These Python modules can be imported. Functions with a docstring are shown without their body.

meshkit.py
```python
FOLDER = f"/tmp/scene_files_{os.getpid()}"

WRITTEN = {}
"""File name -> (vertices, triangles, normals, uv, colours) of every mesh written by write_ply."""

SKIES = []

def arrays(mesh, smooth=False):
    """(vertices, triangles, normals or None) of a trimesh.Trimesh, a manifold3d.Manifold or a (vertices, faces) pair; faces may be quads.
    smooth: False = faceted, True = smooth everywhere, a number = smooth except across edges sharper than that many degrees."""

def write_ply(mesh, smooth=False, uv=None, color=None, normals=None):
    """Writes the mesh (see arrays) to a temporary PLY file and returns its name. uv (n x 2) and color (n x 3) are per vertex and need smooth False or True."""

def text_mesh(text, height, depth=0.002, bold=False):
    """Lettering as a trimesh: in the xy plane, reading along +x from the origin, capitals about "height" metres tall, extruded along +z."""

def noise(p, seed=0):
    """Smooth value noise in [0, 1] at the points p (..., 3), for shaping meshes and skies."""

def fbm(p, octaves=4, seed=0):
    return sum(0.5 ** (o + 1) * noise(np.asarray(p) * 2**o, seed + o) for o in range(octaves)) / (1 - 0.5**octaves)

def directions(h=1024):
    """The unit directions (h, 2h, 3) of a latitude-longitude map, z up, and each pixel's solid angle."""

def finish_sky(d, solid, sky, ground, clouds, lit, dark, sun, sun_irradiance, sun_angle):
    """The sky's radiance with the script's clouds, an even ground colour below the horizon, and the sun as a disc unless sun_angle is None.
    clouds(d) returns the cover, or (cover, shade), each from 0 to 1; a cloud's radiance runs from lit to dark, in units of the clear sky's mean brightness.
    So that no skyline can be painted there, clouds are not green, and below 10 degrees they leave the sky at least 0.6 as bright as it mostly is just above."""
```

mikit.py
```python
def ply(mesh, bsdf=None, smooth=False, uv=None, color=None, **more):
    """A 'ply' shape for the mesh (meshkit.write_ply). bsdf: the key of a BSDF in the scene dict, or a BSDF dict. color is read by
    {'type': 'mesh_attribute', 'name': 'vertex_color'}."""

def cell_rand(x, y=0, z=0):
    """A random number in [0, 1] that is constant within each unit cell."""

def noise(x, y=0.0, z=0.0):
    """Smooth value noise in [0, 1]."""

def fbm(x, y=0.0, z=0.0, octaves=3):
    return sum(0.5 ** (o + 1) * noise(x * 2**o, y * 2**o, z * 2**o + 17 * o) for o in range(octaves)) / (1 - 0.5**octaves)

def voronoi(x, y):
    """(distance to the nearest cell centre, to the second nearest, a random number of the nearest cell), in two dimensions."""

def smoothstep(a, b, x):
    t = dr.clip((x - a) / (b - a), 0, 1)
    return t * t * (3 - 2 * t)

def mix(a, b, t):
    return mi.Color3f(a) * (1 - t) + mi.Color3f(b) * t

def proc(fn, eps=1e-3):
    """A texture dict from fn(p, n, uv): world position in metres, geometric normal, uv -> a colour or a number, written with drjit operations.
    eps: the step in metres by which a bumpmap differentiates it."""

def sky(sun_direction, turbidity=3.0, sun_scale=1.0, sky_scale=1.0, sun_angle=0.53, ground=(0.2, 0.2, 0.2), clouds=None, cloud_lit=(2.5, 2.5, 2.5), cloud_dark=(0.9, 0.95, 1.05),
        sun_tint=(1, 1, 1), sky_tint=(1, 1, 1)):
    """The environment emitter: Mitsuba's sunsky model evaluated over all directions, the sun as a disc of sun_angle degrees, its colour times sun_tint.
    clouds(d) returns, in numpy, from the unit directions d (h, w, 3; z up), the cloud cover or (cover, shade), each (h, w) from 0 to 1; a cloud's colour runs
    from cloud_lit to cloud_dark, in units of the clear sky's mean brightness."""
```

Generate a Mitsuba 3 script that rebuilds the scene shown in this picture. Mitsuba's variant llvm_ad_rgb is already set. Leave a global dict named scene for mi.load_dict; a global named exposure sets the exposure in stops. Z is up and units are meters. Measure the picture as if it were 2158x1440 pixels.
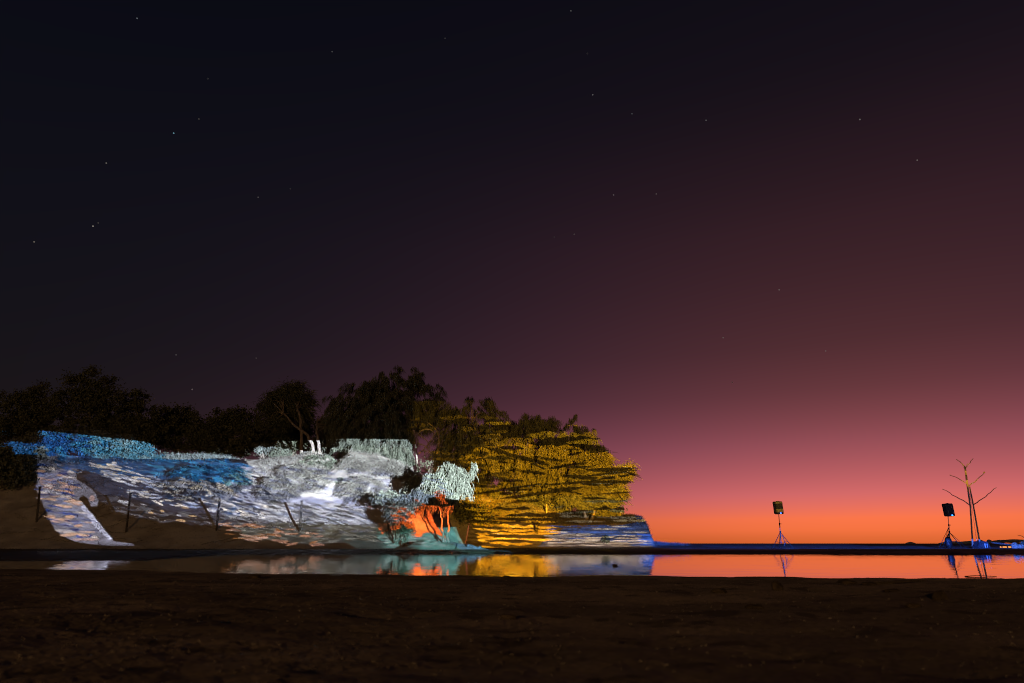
import math, random
import numpy as np, trimesh, drjit as dr, mitsuba as mi, mikit
from mikit import proc, noise, fbm, smoothstep, mix
from meshkit import fbm as nfbm, noise as nnoise
from shapely.geometry import Polygon, MultiPolygon, box as sbox
from shapely.ops import unary_union
from shapely.affinity import rotate as srot, scale as sscale, translate as strans

T = mi.ScalarTransform4f
rng = np.random.default_rng(7)
scene, labels = {}, {}

# ------------------------------------------------------------------ camera, sky, lamps, exposure
HC, PITCH, FPX = 0.36, math.radians(16.5), 1439.0
CP, SP = math.cos(PITCH), math.sin(PITCH)
scene['camera'] = {'type': 'thinlens', 'aperture_radius': .0045, 'focus_distance': 34.0, 'fov': math.degrees(2 * math.atan(1079 / FPX)), 'fov_axis': 'x', 'near_clip': 0.1, 'far_clip': 20000.0,
                   'to_world': T().look_at(origin=[0, 0, HC], target=[0, CP, HC + SP], up=[0, 0, 1])}
exposure = 0.0
PROJECTOR_A = np.array([8.5, 8.0, 1.8]); AXIS_A = (-37.0, 2.0)     # lens, (azimuth, elevation) of its axis
PROJECTOR_B = np.array([9.3, 8.0, 1.8]); AXIS_B = (3.0, 3.0)
POWER_A, POWER_B = 23000.0, 21000.0                                    # W/sr on the axis
STREET_LAMP = np.array([-20.0, -55.0, 7.5]); STREET_POWER = (2300.0, 1250.0, 480.0)

GLOW_EL = [0, 1.0, 1.8, 3.6, 7.4, 11.4, 14.9, 20, 24, 30, 36, 45, 60, 90]
GLOW_A = [.66, .93, .98, .65, .275, .108, .059, .035, .0245, .0105, .003, .001, .0003, .0001]
HUE_EL = [0, 1.8, 3.6, 7.4, 11.4, 20, 90]
HUE_S = [0, .1, .6, .95, 1, 1, 1]
GLOW_AZ = 29.0


def twilight(d):
    el = np.degrees(np.arcsin(np.clip(d[..., 2], 0, 1)))
    az = np.abs((np.degrees(np.arctan2(d[..., 0], d[..., 1])) - GLOW_AZ + 180) % 360 - 180)
    w = np.exp(-(az / 33.5) ** 2.2)
    cover = np.exp(np.interp(el, GLOW_EL, np.log(GLOW_A))) * w
    return np.clip(cover, 0, 1), np.clip(.53 * np.interp(el, HUE_EL, HUE_S) + .47 * (1 - w) * np.clip(el / 9, 0, 1), 0, 1)


_m = 0.00718 * 0.72                      # mean radiance of the clear sky below
_az = math.radians(GLOW_AZ)
scene['sky'] = {**mikit.sky((math.sin(_az), math.cos(_az), 0.02), turbidity=3, sun_scale=0.0, sky_scale=0.72, sky_tint=(.355, .335, .70), clouds=twilight,
                            cloud_lit=tuple(np.array([1, .185, .042]) * 1.0 / _m), cloud_dark=tuple(np.array([1, .270, .58]) * 1.0 / _m), ground=(.05, .05, .05)),
                'sampling_weight': 2.0}


# ------------------------------------------------------------------ helpers
def at(px, py, Y):
    """The point at forward distance Y that the photograph shows at (px, py)."""
    cy = (720 - py) / FPX
    t = Y / (CP - cy * SP)
    return np.array([t * (px - 1079) / FPX, Y, HC + t * (SP + cy * CP)])


def numbered(key):
    if key not in scene and key not in labels and not any(k.startswith(key + '__') for k in scene):
        return key
    n = 1
    while f'{key}_{n:03d}' in scene or f'{key}_{n:03d}' in labels:
        n += 1
    return f'{key}_{n:03d}'


def thing(name, label=None, category=None, group=None, kind=None):
    key = numbered(name)
    d = {}
    if label: d['label'] = label
    if category: d['category'] = category
    if group: d['group'] = group
    if kind: d['kind'] = kind
    labels[key] = d
    return key


def part(parent, name, mesh, bsdf, smooth=False, label=None, kind=None, **more):
    key = numbered(parent + '__' + name)
    scene[key] = mikit.ply(mesh, bsdf, smooth=smooth, **more)
    if label or kind:
        labels[key] = {**({'label': label} if label else {}), **({'kind': kind} if kind else {})}
    return key


def whole(name, mesh, bsdf, label=None, category=None, group=None, kind=None, smooth=False, **more):
    key = thing(name, label, category, group, kind)
    scene[key] = mikit.ply(mesh, bsdf, smooth=smooth, **more)
    return key


def tube(points, radii, sides=7, caps=True):
    p = np.asarray(points, float)
    r = np.broadcast_to(np.asarray(radii, float), (len(p),))
    t = np.gradient(p, axis=0)
    t /= np.linalg.norm(t, axis=1, keepdims=True) + 1e-12
    ref = np.array([0, 0, 1.0]) if np.abs(t[:, 2]).mean() < .8 else np.array([0.2, 1.0, 0])
    a = np.cross(t, ref); a /= np.linalg.norm(a, axis=1, keepdims=True) + 1e-12
    b = np.cross(t, a)
    ang = np.arange(sides) * 2 * np.pi / sides
    v = p[:, None] + r[:, None, None] * (np.cos(ang)[None, :, None] * a[:, None] + np.sin(ang)[None, :, None] * b[:, None])
    i, j = np.meshgrid(np.arange(len(p) - 1), np.arange(sides), indexing='ij')
    q = np.stack([i * sides + j, (i + 1) * sides + j, (i + 1) * sides + (j + 1) % sides, i * sides + (j + 1) % sides], -1).reshape(-1, 4)
    f = np.vstack([q[:, [0, 1, 2]], q[:, [0, 2, 3]]])
    v = v.reshape(-1, 3)
    if caps:
        n = len(v)
        v = np.vstack([v, p[:1], p[-1:]])
        k = np.arange(sides)
        f = np.vstack([f, np.stack([k, (k + 1) % sides, k * 0 + n], 1), np.stack([n - 2 * 0 - sides + (k + 1) % sides, n - sides + k, k * 0 + n + 1], 1)])
    return v, f


def join(ms):
    vs, fs, n = [], [], 0
    for v, f in ms:
        v, f = np.asarray(v, float), np.asarray(f, int)
        vs.append(v); fs.append(f + n); n += len(v)
    return np.vstack(vs), np.vstack(fs)


def curve(pts, n=10):
    """A smooth curve through points (Catmull-Rom)."""
    p = np.asarray(pts, float)
    if len(p) == 2:
        return p[0] + (p[1] - p[0]) * np.linspace(0, 1, n)[:, None]
    q = np.vstack([2 * p[0] - p[1], p, 2 * p[-1] - p[-2]])
    out = []
    per = max(2, n // (len(p) - 1))
    for i in range(1, len(q) - 2):
        t = np.linspace(0, 1, per, endpoint=False)[:, None]
        a, b, c, d = q[i - 1], q[i], q[i + 1], q[i + 2]
        out.append(.5 * (2 * b + (c - a) * t + (2 * a - 5 * b + 4 * c - d) * t ** 2 + (3 * b - a - 3 * c + d) * t ** 3))
    return np.vstack(out + [p[-1:]])


def rbox(sx, sy, sz, c=.02):
    """A box with chamfered edges."""
    m = trimesh.creation.box((1, 1, 1))
    pts = []
    for x in (-1, 1):
        for y in (-1, 1):
            for z in (-1, 1):
                X, Y, Z = x * sx / 2, y * sy / 2, z * sz / 2
                pts += [(X - x * c, Y - y * c, Z), (X - x * c, Y, Z - z * c), (X, Y - y * c, Z - z * c)]
    m = trimesh.Trimesh(vertices=pts).convex_hull
    return np.array(m.vertices), np.array(m.faces)


def moved(mesh, loc=(0, 0, 0), rz=0.0, rx=0.0, ry=0.0):
    v, f = np.array(mesh[0], float), np.array(mesh[1])
    for ang, ax in ((rx, 0), (ry, 1), (rz, 2)):
        if ang:
            m = trimesh.transformations.rotation_matrix(math.radians(ang), np.eye(3)[ax])[:3, :3]
            v = v @ m.T
    return v + np.asarray(loc, float), f


def unit(v):
    return v / (np.linalg.norm(v, axis=-1, keepdims=True) + 1e-12)


def strands(p, d, length, width, sag, r):
    """Thin tapered blades from points p along d, bending down by sag."""
    n = len(p)
    L = (length * (.6 + .8 * r.random(n)))[:, None]
    d = unit(d)
    w = unit(np.cross(d, r.normal(size=(n, 3)))) * (width * (.7 + .6 * r.random(n)))[:, None] * .5
    mid = p + d * L * .5
    tip = p + d * L; tip[:, 2] -= (sag * L[:, 0]); mid[:, 2] -= sag * L[:, 0] * .3
    v = np.stack([p - w, p + w, mid - w * .8, mid + w * .8, tip], 1).reshape(-1, 3)
    k = np.arange(n)[:, None] * 5
    f = np.concatenate([k + [0, 1, 3], k + [0, 3, 2], k + [2, 3, 4]], 0)
    return v, f


def leaves(p, size, r, up=.3):
    n = len(p)
    d = unit(r.normal(size=(n, 3)) + [0, 0, up])
    w = unit(np.cross(d, r.normal(size=(n, 3))))
    s = (size * (.6 + .8 * r.random(n)))[:, None]
    v = np.stack([p - d * s * .5, p + w * s * .28, p + d * s * .5, p - w * s * .28], 1).reshape(-1, 3)
    k = np.arange(n)[:, None] * 4
    return v, np.concatenate([k + [0, 1, 2], k + [0, 2, 3]], 0)


def in_blobs(blobs, n, r, shell=2.0):
    """n points in ellipsoids (centre, radii), mostly near their surface, with the outline broken up."""
    vol = np.array([np.prod(b[1]) ** .75 for b in blobs])
    pick = r.choice(len(blobs), n, p=vol / vol.sum())
    c = np.array([b[0] for b in blobs])[pick]; s = np.array([b[1] for b in blobs])[pick]
    u = unit(r.normal(size=(n, 3)))
    k = r.random(n) ** (1 / (1 + shell))
    k *= .78 + .5 * nnoise(u * 2.3 + c * .7, 3)
    return c + u * s * k[:, None]


# ------------------------------------------------------------------ materials (base colours)
def rgb(*c):
    return {'type': 'rgb', 'value': list(map(float, c))}


def matte(*c):
    return {'type': 'twosided', 'bsdf': {'type': 'diffuse', 'reflectance': rgb(*c)}}


def sand_colour(p, n, uv):
    a = fbm(p.x * 1.3, p.y * 1.3, p.z * 1.3, 3)
    g = noise(p.x * 31, p.y * 31, p.z * 31)
    c = mix((.38, .345, .30), (.54, .505, .45), smoothstep(.3, .7, a))
    speck = smoothstep(.80, .88, noise(p.x * 17 + 5, p.y * 17, p.z * 17))
    return mix(c * (.86 + .28 * g), (.12, .10, .08), speck * .5)


def near_sand_colour(p, n, uv):
    a = fbm(p.x * .9, p.y * 1.6, 0, 4)
    g = noise(p.x * 60, p.y * 60)
    c = mix((.11, .088, .07), (.185, .148, .118), smoothstep(.30, .70, a))
    weed = smoothstep(.60, .74, fbm(p.x * 5.1 + 9, p.y * 9.0, 0, 4))
    return mix(c * (.75 + .5 * g), (.05, .04, .03), weed * .8)


def near_sand_bump(p, n, uv):
    return fbm(p.x * 9, p.y * 9, 0, 4) * .04 + noise(p.x * 70, p.y * 70) * .006


def rock_colour(p, n, uv):
    band = fbm(p.x * .6, p.y * .6, p.z * 9, 3)
    c = mix((.24, .19, .13), (.46, .40, .31), smoothstep(.35, .65, band))
    return c * (.8 + .4 * noise(p.x * 14, p.y * 14, p.z * 14))


def leaf_colour(p, n, uv):
    return mix((.075, .087, .062), (.22, .235, .18), fbm(p.x * 2.2, p.y * 2.2, p.z * 1.6, 2) * .55 + .45 * noise(p.x * 13, p.y * 13, p.z * 2.2))


def grey_leaf_colour(p, n, uv):
    return mix((.10, .115, .10), (.27, .29, .26), noise(p.x * 3, p.y * 3, p.z * 3) * .5 + .5 * noise(p.x * 14, p.y * 14, p.z * 14))


def broad_leaf_colour(p, n, uv):
    return mix((.07, .085, .05), (.21, .22, .15), fbm(p.x * 2.5, p.y * 2.5, p.z * 2.5, 3))


def straw_colour(p, n, uv):
    return mix((.075, .07, .06), (.36, .34, .295), fbm(p.x * 2.7, p.y * 2.7, p.z * 2.7, 2) * .5 + .5 * noise(p.x * 19, p.y * 19, p.z * 4))


def bark_colour(p, n, uv):
    return mix((.20, .16, .13), (.42, .37, .31), noise(p.x * 9, p.y * 9, p.z * 3))


def water_bump(p, n, uv):
    return fbm(p.x * 1.6, p.y * 3.0, 0, 3) * .0022


def sea_bump(p, n, uv):
    return fbm(p.x * .5, p.y * 1.1, 0, 3) * .25


two = lambda b: {'type': 'twosided', 'bsdf': b}
scene['m_sand'] = two({'type': 'diffuse', 'reflectance': proc(sand_colour)})
scene['m_near_sand'] = two({'type': 'bumpmap', 'arbitrary': proc(near_sand_bump, eps=.004), 'scale': 1.0, 'bsdf': {'type': 'principled', 'base_color': proc(near_sand_colour), 'roughness': .8, 'specular': .25}})
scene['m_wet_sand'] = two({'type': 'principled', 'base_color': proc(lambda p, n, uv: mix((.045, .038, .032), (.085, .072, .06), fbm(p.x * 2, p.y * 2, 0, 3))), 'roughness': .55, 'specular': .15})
scene['m_rock'] = two({'type': 'diffuse', 'reflectance': proc(rock_colour)})
scene['m_leaf'] = two({'type': 'diffuse', 'reflectance': proc(leaf_colour)})
scene['m_grey_leaf'] = two({'type': 'diffuse', 'reflectance': proc(grey_leaf_colour)})
scene['m_broad_leaf'] = two({'type': 'diffuse', 'reflectance': proc(broad_leaf_colour)})
scene['m_straw'] = two({'type': 'diffuse', 'reflectance': proc(straw_colour)})
scene['m_bark'] = two({'type': 'diffuse', 'reflectance': proc(bark_colour)})
scene['m_water'] = {'type': 'bumpmap', 'arbitrary': proc(water_bump, eps=.02), 'scale': 1.0, 'bsdf': {'type': 'plastic', 'int_ior': 1.33, 'diffuse_reflectance': rgb(.012, .012, .010)}}
scene['m_sea'] = {'type': 'bumpmap', 'arbitrary': proc(sea_bump, eps=.05), 'scale': 1.0, 'bsdf': {'type': 'roughplastic', 'alpha': .12, 'int_ior': 1.33, 'diffuse_reflectance': rgb(.01, .014, .018)}}
scene['m_pale_wood'] = two({'type': 'principled', 'base_color': proc(lambda p, n, uv: mix((.26, .21, .15), (.44, .37, .28), noise(p.x * 3, p.y * 3, p.z * 9))), 'roughness': .6})
scene['m_grey_wood'] = two({'type': 'diffuse', 'reflectance': proc(lambda p, n, uv: mix((.14, .12, .10), (.30, .27, .23), noise(p.x * 30, p.y * 30, p.z * 4)))})
scene['m_black'] = two({'type': 'principled', 'base_color': rgb(.02, .02, .022), 'roughness': .5})
scene['m_grille'] = two({'type': 'principled', 'base_color': rgb(.06, .06, .065), 'roughness': .45, 'metallic': .3})
scene['m_steel'] = two({'type': 'principled', 'base_color': rgb(.16, .16, .17), 'roughness': .4, 'metallic': .5})
scene['m_cloth'] = two({'type': 'diffuse', 'reflectance': rgb(.05, .05, .055)})
scene['m_white'] = two({'type': 'diffuse', 'reflectance': rgb(.7, .7, .7)})
scene['m_case'] = two({'type': 'principled', 'base_color': rgb(.06, .065, .08), 'roughness': .35})
scene['m_post'] = two({'type': 'diffuse', 'reflectance': proc(lambda p, n, uv: mix((.05, .045, .04), (.13, .115, .095), noise(p.x * 40, p.y * 40, p.z * 5)))})
scene['m_dark_clod'] = two({'type': 'diffuse', 'reflectance': proc(lambda p, n, uv: mix((.03, .024, .018), (.11, .085, .06), noise(p.x * 30, p.y * 30, p.z * 30)))})
scene['m_foam'] = two({'type': 'diffuse', 'reflectance': rgb(.6, .6, .6)})

# ------------------------------------------------------------------ the land
CREST = [(-300, 950, 42), (0, 945, 42), (40, 938, 42), (80, 950, 42), (160, 962, 42), (250, 962, 42), (330, 966, 42), (430, 963, 42), (500, 969, 42), (530, 966, 42), (600, 962, 42),
         (650, 957, 42), (698, 960, 42), (738, 952, 42), (790, 958, 42), (850, 980, 42), (900, 1004, 42), (950, 1030, 43), (985, 1036, 45), (1010, 1034, 47),
         (1060, 1040, 49), (1120, 1060, 49), (1180, 1078, 49), (1240, 1088, 48), (1290, 1087, 47), (1330, 1088, 46.5), (1350, 1092, 46), (1360, 1108, 45.5), (1367, 1128, 45), (1373, 1145, 45), (1420, 1150, 45)]
_c = np.array([at(*c) for c in CREST])
TOE_X = [-60, -5.2, -3.4, -2.4, -1.2, 0.5, 6, 9, 14]
TOE_Y = [33, 33, 33.4, 36, 40.5, 42, 42.3, 43, 44]


def sst(t):
    t = np.clip(t, 0, 1)
    return t * t * (3 - 2 * t)


def fb(x, y, s, o=3, seed=0, sx=1.0):
    return nfbm(np.stack([x * s * sx, y * s, x * 0 + .5], -1), o, seed)


def near_edge(x):
    return 8.55 - .13 * np.clip(x, -9, 9) + 1.1 * sst((-x - 3.2) / 3) + .5 * (fb(x, x * 0, .5, 3, 4) - .5)


def beach(x, y):
    near = np.clip((near_edge(x) - y) * .016, -.3, .045) + .020 * (fb(x, y, 2.2, 4, 5, .6) - .52) + .06 * (fb(x, y, 3.6, 3, 3) - .5) * (y < 7.6) * (y > -5)
    flats = 1 - sst((x / np.maximum(y, 8) + .53) / .17)             # wet flats reach far out on the left
    yw = 28.5 - 12.5 * flats + .9 * (fb(x, x * 0, .23, 3, 6) - .5)
    far = np.where(y < yw, -.25 * sst((yw - y) / 2), (.095 - .06 * flats) * sst((y - yw) / .9)) + .27 * sst((y - np.maximum(yw, 28) - 1) / 34) * (y > yw) + .02 * (fb(x, y, .9, 3, 8) - .5) * sst((y - yw) / 1.5)
    far = far + flats * .060 * (fb(x, y, .8, 3, 9, .35) - .58) * (y < 30)
    far = far - 2.0 * sst((y - 68) / 22)
    return np.where(y < 12.5, near, far)


def H(x, y):
    x, y = np.broadcast_arrays(np.asarray(x, float), np.asarray(y, float))
    b = beach(x, y)
    w = sst((x + 2.8) / 2.6)                                          # 0 on the dune, 1 on the headland
    zc, yc = np.interp(x, _c[:, 0], _c[:, 2]), np.interp(x, _c[:, 0], _c[:, 1])
    yt = np.interp(x, TOE_X, TOE_Y) + .5 * (fb(x, x * 0, .5, 3, 11) - .5)
    rise = np.maximum(zc - b, 0)
    t = np.clip((y - yt) / (yc - yt), 0, 1)
    dune = rise * (.55 * t + .45 * sst(t))
    hs = np.minimum(1.35, .8 * rise)
    s = np.clip((y - yt) / 1.5, 0, 1)
    led = s + .075 * np.sin(s * 2 * np.pi * 4 + 7 * fb(x, y * .2, .55, 3, 12)) * np.minimum(1, 4 * s * (1 - s))
    head = hs * led + (rise - hs) * sst((y - yt - 1.2) / (yc - yt - 1.2))
    land = dune * (1 - w) + head * w
    on = np.clip(land / .5, 0, 1)
    rough = (.30 * (fb(x, y, .45, 3, 13) - .5) + .16 * (fb(x, y, 1.7, 3, 14, .6) - .5) + .05 * (fb(x, y, 6, 2, 15) - .5)) * on * np.where(w > .5, .6, 1) + w * on * .34 * (np.abs(fb(x, y, 1.3, 3, 18, 1.4) - .5) * 2 - .3) * (s < 1)
    past = np.maximum(y - yc, 0)
    z = b + np.where(land > 0, land + rough, 0) - .03 * past * (rise > .3) * np.clip(rise, 0, 1)
    z = z - 1.0 * np.exp(-((x + 10.6) / .32) ** 2 - ((y - 42.0) / 1.7) ** 2)        # the notch in the crest
    spit = .42 * np.exp(-((x + 3.95) / .80) ** 2 - ((y - 32.2) / .8) ** 2) + .30 * np.exp(-((x + 2.7) / 1.0) ** 2 - ((y - 31.6) / .8) ** 2) + .10 * np.exp(-((x + 1.7) / .5) ** 2 - ((y - 31.2) / .5) ** 2)
    return z + spit * (1 + .3 * (fb(x, y, 2.2, 3, 21) - .5))


def ground(px, py, y0=20.0, y1=60.0):
    """The land that the photograph shows at (px, py)."""
    ys = np.linspace(y0, y1, 800)
    p = np.array([at(px, py, y) for y in ys])
    hit = np.nonzero(p[:, 2] <= H(p[:, 0], p[:, 1]))[0]
    return p[hit[0]] if len(hit) else p[-1]


def on_land(x, y):
    return np.array([x, y, float(H(x, y))])


def sheet(xs, ys, fn=H):
    X, Y = np.meshgrid(xs, ys, indexing='ij')
    v = np.stack([X, Y, fn(X, Y)], -1).reshape(-1, 3)
    n = len(ys)
    i, j = np.meshgrid(np.arange(len(xs) - 1), np.arange(n - 1), indexing='ij')
    a = (i * n + j).ravel()
    return v, np.vstack([np.stack([a, a + n, a + n + 1], 1), np.stack([a, a + n + 1, a + 1], 1)])


YS = np.concatenate([np.arange(13.0, 26.5, .25), np.arange(26.5, 44, .075), np.arange(44, 52, .2), np.arange(52, 90, 1.0)])
wet = []


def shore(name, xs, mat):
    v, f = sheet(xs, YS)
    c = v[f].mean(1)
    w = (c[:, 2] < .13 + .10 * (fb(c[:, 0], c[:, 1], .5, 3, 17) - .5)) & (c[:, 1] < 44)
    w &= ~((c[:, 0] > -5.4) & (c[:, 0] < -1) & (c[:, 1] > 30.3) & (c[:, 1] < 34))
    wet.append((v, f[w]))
    whole(name, (v, f[~w]), mat, kind='structure', smooth=True)


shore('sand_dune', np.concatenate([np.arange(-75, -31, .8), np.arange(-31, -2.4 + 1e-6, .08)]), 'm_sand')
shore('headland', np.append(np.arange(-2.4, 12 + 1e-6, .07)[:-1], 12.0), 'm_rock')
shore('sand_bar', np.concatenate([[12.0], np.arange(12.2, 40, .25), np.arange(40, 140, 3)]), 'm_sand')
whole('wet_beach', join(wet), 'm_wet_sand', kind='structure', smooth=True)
whole('foreground_sand', sheet(np.concatenate([np.arange(-60, -11, 1.5), np.arange(-11, 11, .05), np.arange(11, 60, 1.5)]), np.concatenate([np.arange(-80, 1.0, .8), np.arange(1.0, 4, .035), np.arange(4, 12.2, .06)])), 'm_near_sand', kind='structure', smooth=True)
whole('water', (np.array([[-140, 5.5, 0], [140, 5.5, 0], [140, 32, 0], [-140, 32, 0.0]]), np.array([[0, 1, 2, 3]])), 'm_water', kind='structure')
whole('sea', (np.array([[-9000, 60, -.55], [9000, 60, -.55], [9000, 12000, -.55], [-9000, 12000, -.55]]), np.array([[0, 1, 2, 3]])), 'm_sea', kind='structure')

# ------------------------------------------------------------------ the two slide projectors at the water's edge, right of the picture
# (each slide: panes of coloured film in a black metal mask, in tangents from the lens: right, up)


def axes(az, el):
    a, e = math.radians(az), math.radians(el)
    F = np.array([math.sin(a) * math.cos(e), math.cos(a) * math.cos(e), math.sin(e)])
    R = np.array([math.cos(a), -math.sin(a), 0])
    return R, np.cross(R, F), F


def ragged(poly, amp, seed, step=.012):
    """A polygon with a slightly uneven outline (hand-cut film)."""
    ring = Polygon(poly).segmentize(step).exterior.coords[:-1]
    p = np.array(ring)
    k = nfbm(np.column_stack([p * 38, p[:, 0] * 0 + seed]), 3, 3) - .5
    l = nfbm(np.column_stack([p * 38, p[:, 0] * 0 + seed + 9]), 3, 4) - .5
    return Polygon(p + np.stack([k * amp * 1.6, l * amp], 1)).buffer(0)


def film_mesh(poly, D, lens, R, U, F):
    vs, fs, n = [], [], 0
    for g in getattr(poly, 'geoms', [poly]):
        if g.geom_type != 'Polygon' or g.area < 2e-7:
            continue
        v, f = trimesh.creation.triangulate_polygon(g.simplify(2e-4), engine='earcut')
        vs.append(v); fs.append(f + n); n += len(v)
    v = np.vstack(vs) * D
    return lens + v[:, :1] * R + v[:, 1:2] * U + F * D, np.vstack(fs)


def projector(label, lens, axis, power, film, aperture, half):
    t = thing('slide_projector', label, 'projector')
    R, U, F = axes(*axis)
    D = .30
    ang = np.arange(12) * np.pi / 6
    r = .00022
    disk = lens + r * (np.cos(ang)[:, None] * R + np.sin(ang)[:, None] * U)
    part(t, 'lamp', (np.vstack([disk, lens[None]]), np.array([[(k + 1) % 12, k, 12] for k in range(12)])), 'm_black', emitter={'type': 'area', 'radiance': rgb(*(np.array([1, 1, 1.0]) * power / (12 * .5 * r * r * math.sin(np.pi / 6))))})
    left = Polygon(aperture)
    colours = {}
    for tint, poly in reversed(film):                                # the last in the list lies on top
        cut = poly.intersection(left)
        if cut.is_empty:
            continue
        left = left.difference(cut.buffer(1e-6))
        colours.setdefault(tint, []).append(cut)
    for tint, polys in colours.items():
        bs = 'm_film_' + '_'.join(f'{int(round(c * 1000))}' for c in tint)
        if bs not in scene:
            scene[bs] = {'type': 'thindielectric', 'int_ior': 1.02, 'specular_transmittance': rgb(*tint), 'specular_reflectance': rgb(0, 0, 0)}
        geo = [g for p in polys for g in getattr(p, 'geoms', [p]) if g.geom_type == 'Polygon' and g.area > 2e-7]
        if geo:
            part(t, 'film', film_mesh(MultiPolygon(geo) if len(geo) > 1 else geo[0], D, lens, R, U, F), bs, kind='stuff')
    w, h = half
    plate = sbox(-w - .03, -h - .03, w + .03, h + .03).difference(Polygon(aperture).difference(left))
    part(t, 'mask', film_mesh(plate, D - .001, lens, R, U, F), 'm_black')
    w, h = w * D + .004, h * D + .004
    walls = []
    for sx, sy, sz, c in ((2 * w + .02, .01, .42, (0, h + .005, .105)), (2 * w + .02, .01, .42, (0, -h - .005, .105)), (.01, 2 * h, .42, (w + .005, 0, .105)), (.01, 2 * h, .42, (-w - .005, 0, .105)), (2 * w, 2 * h, .01, (0, 0, -.1))):
        v, f = rbox(sx, sy, sz, .002)
        v = v + c
        walls.append((lens + v[:, :1] * R + v[:, 1:2] * U + v[:, 2:] * F, f))
    part(t, 'housing', join(walls), 'm_black')
    base = on_land(lens[0], lens[1] - .1)
    for k in range(3):
        a = math.radians(axis[0] * -1 + 90 + 120 * k)
        foot = on_land(base[0] + .5 * math.cos(a), base[1] + .5 * math.sin(a))
        part(t, 'leg', tube([foot - [0, 0, .03], lens - [0, 0, h + .03]], .018), 'm_steel')


def blob_poly(cx, cy, rx, ry, ang, seed):
    r = np.random.default_rng(seed)
    a = np.linspace(0, 2 * np.pi, 9, endpoint=False)
    k = .75 + .5 * r.random(9)
    p = np.stack([np.cos(a) * rx * k, np.sin(a) * ry * k], 1)
    c, s = math.cos(ang), math.sin(ang)
    return Polygon(np.stack([cx + p[:, 0] * c - p[:, 1] * s, cy + p[:, 0] * s + p[:, 1] * c], 1)).buffer(0)


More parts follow.
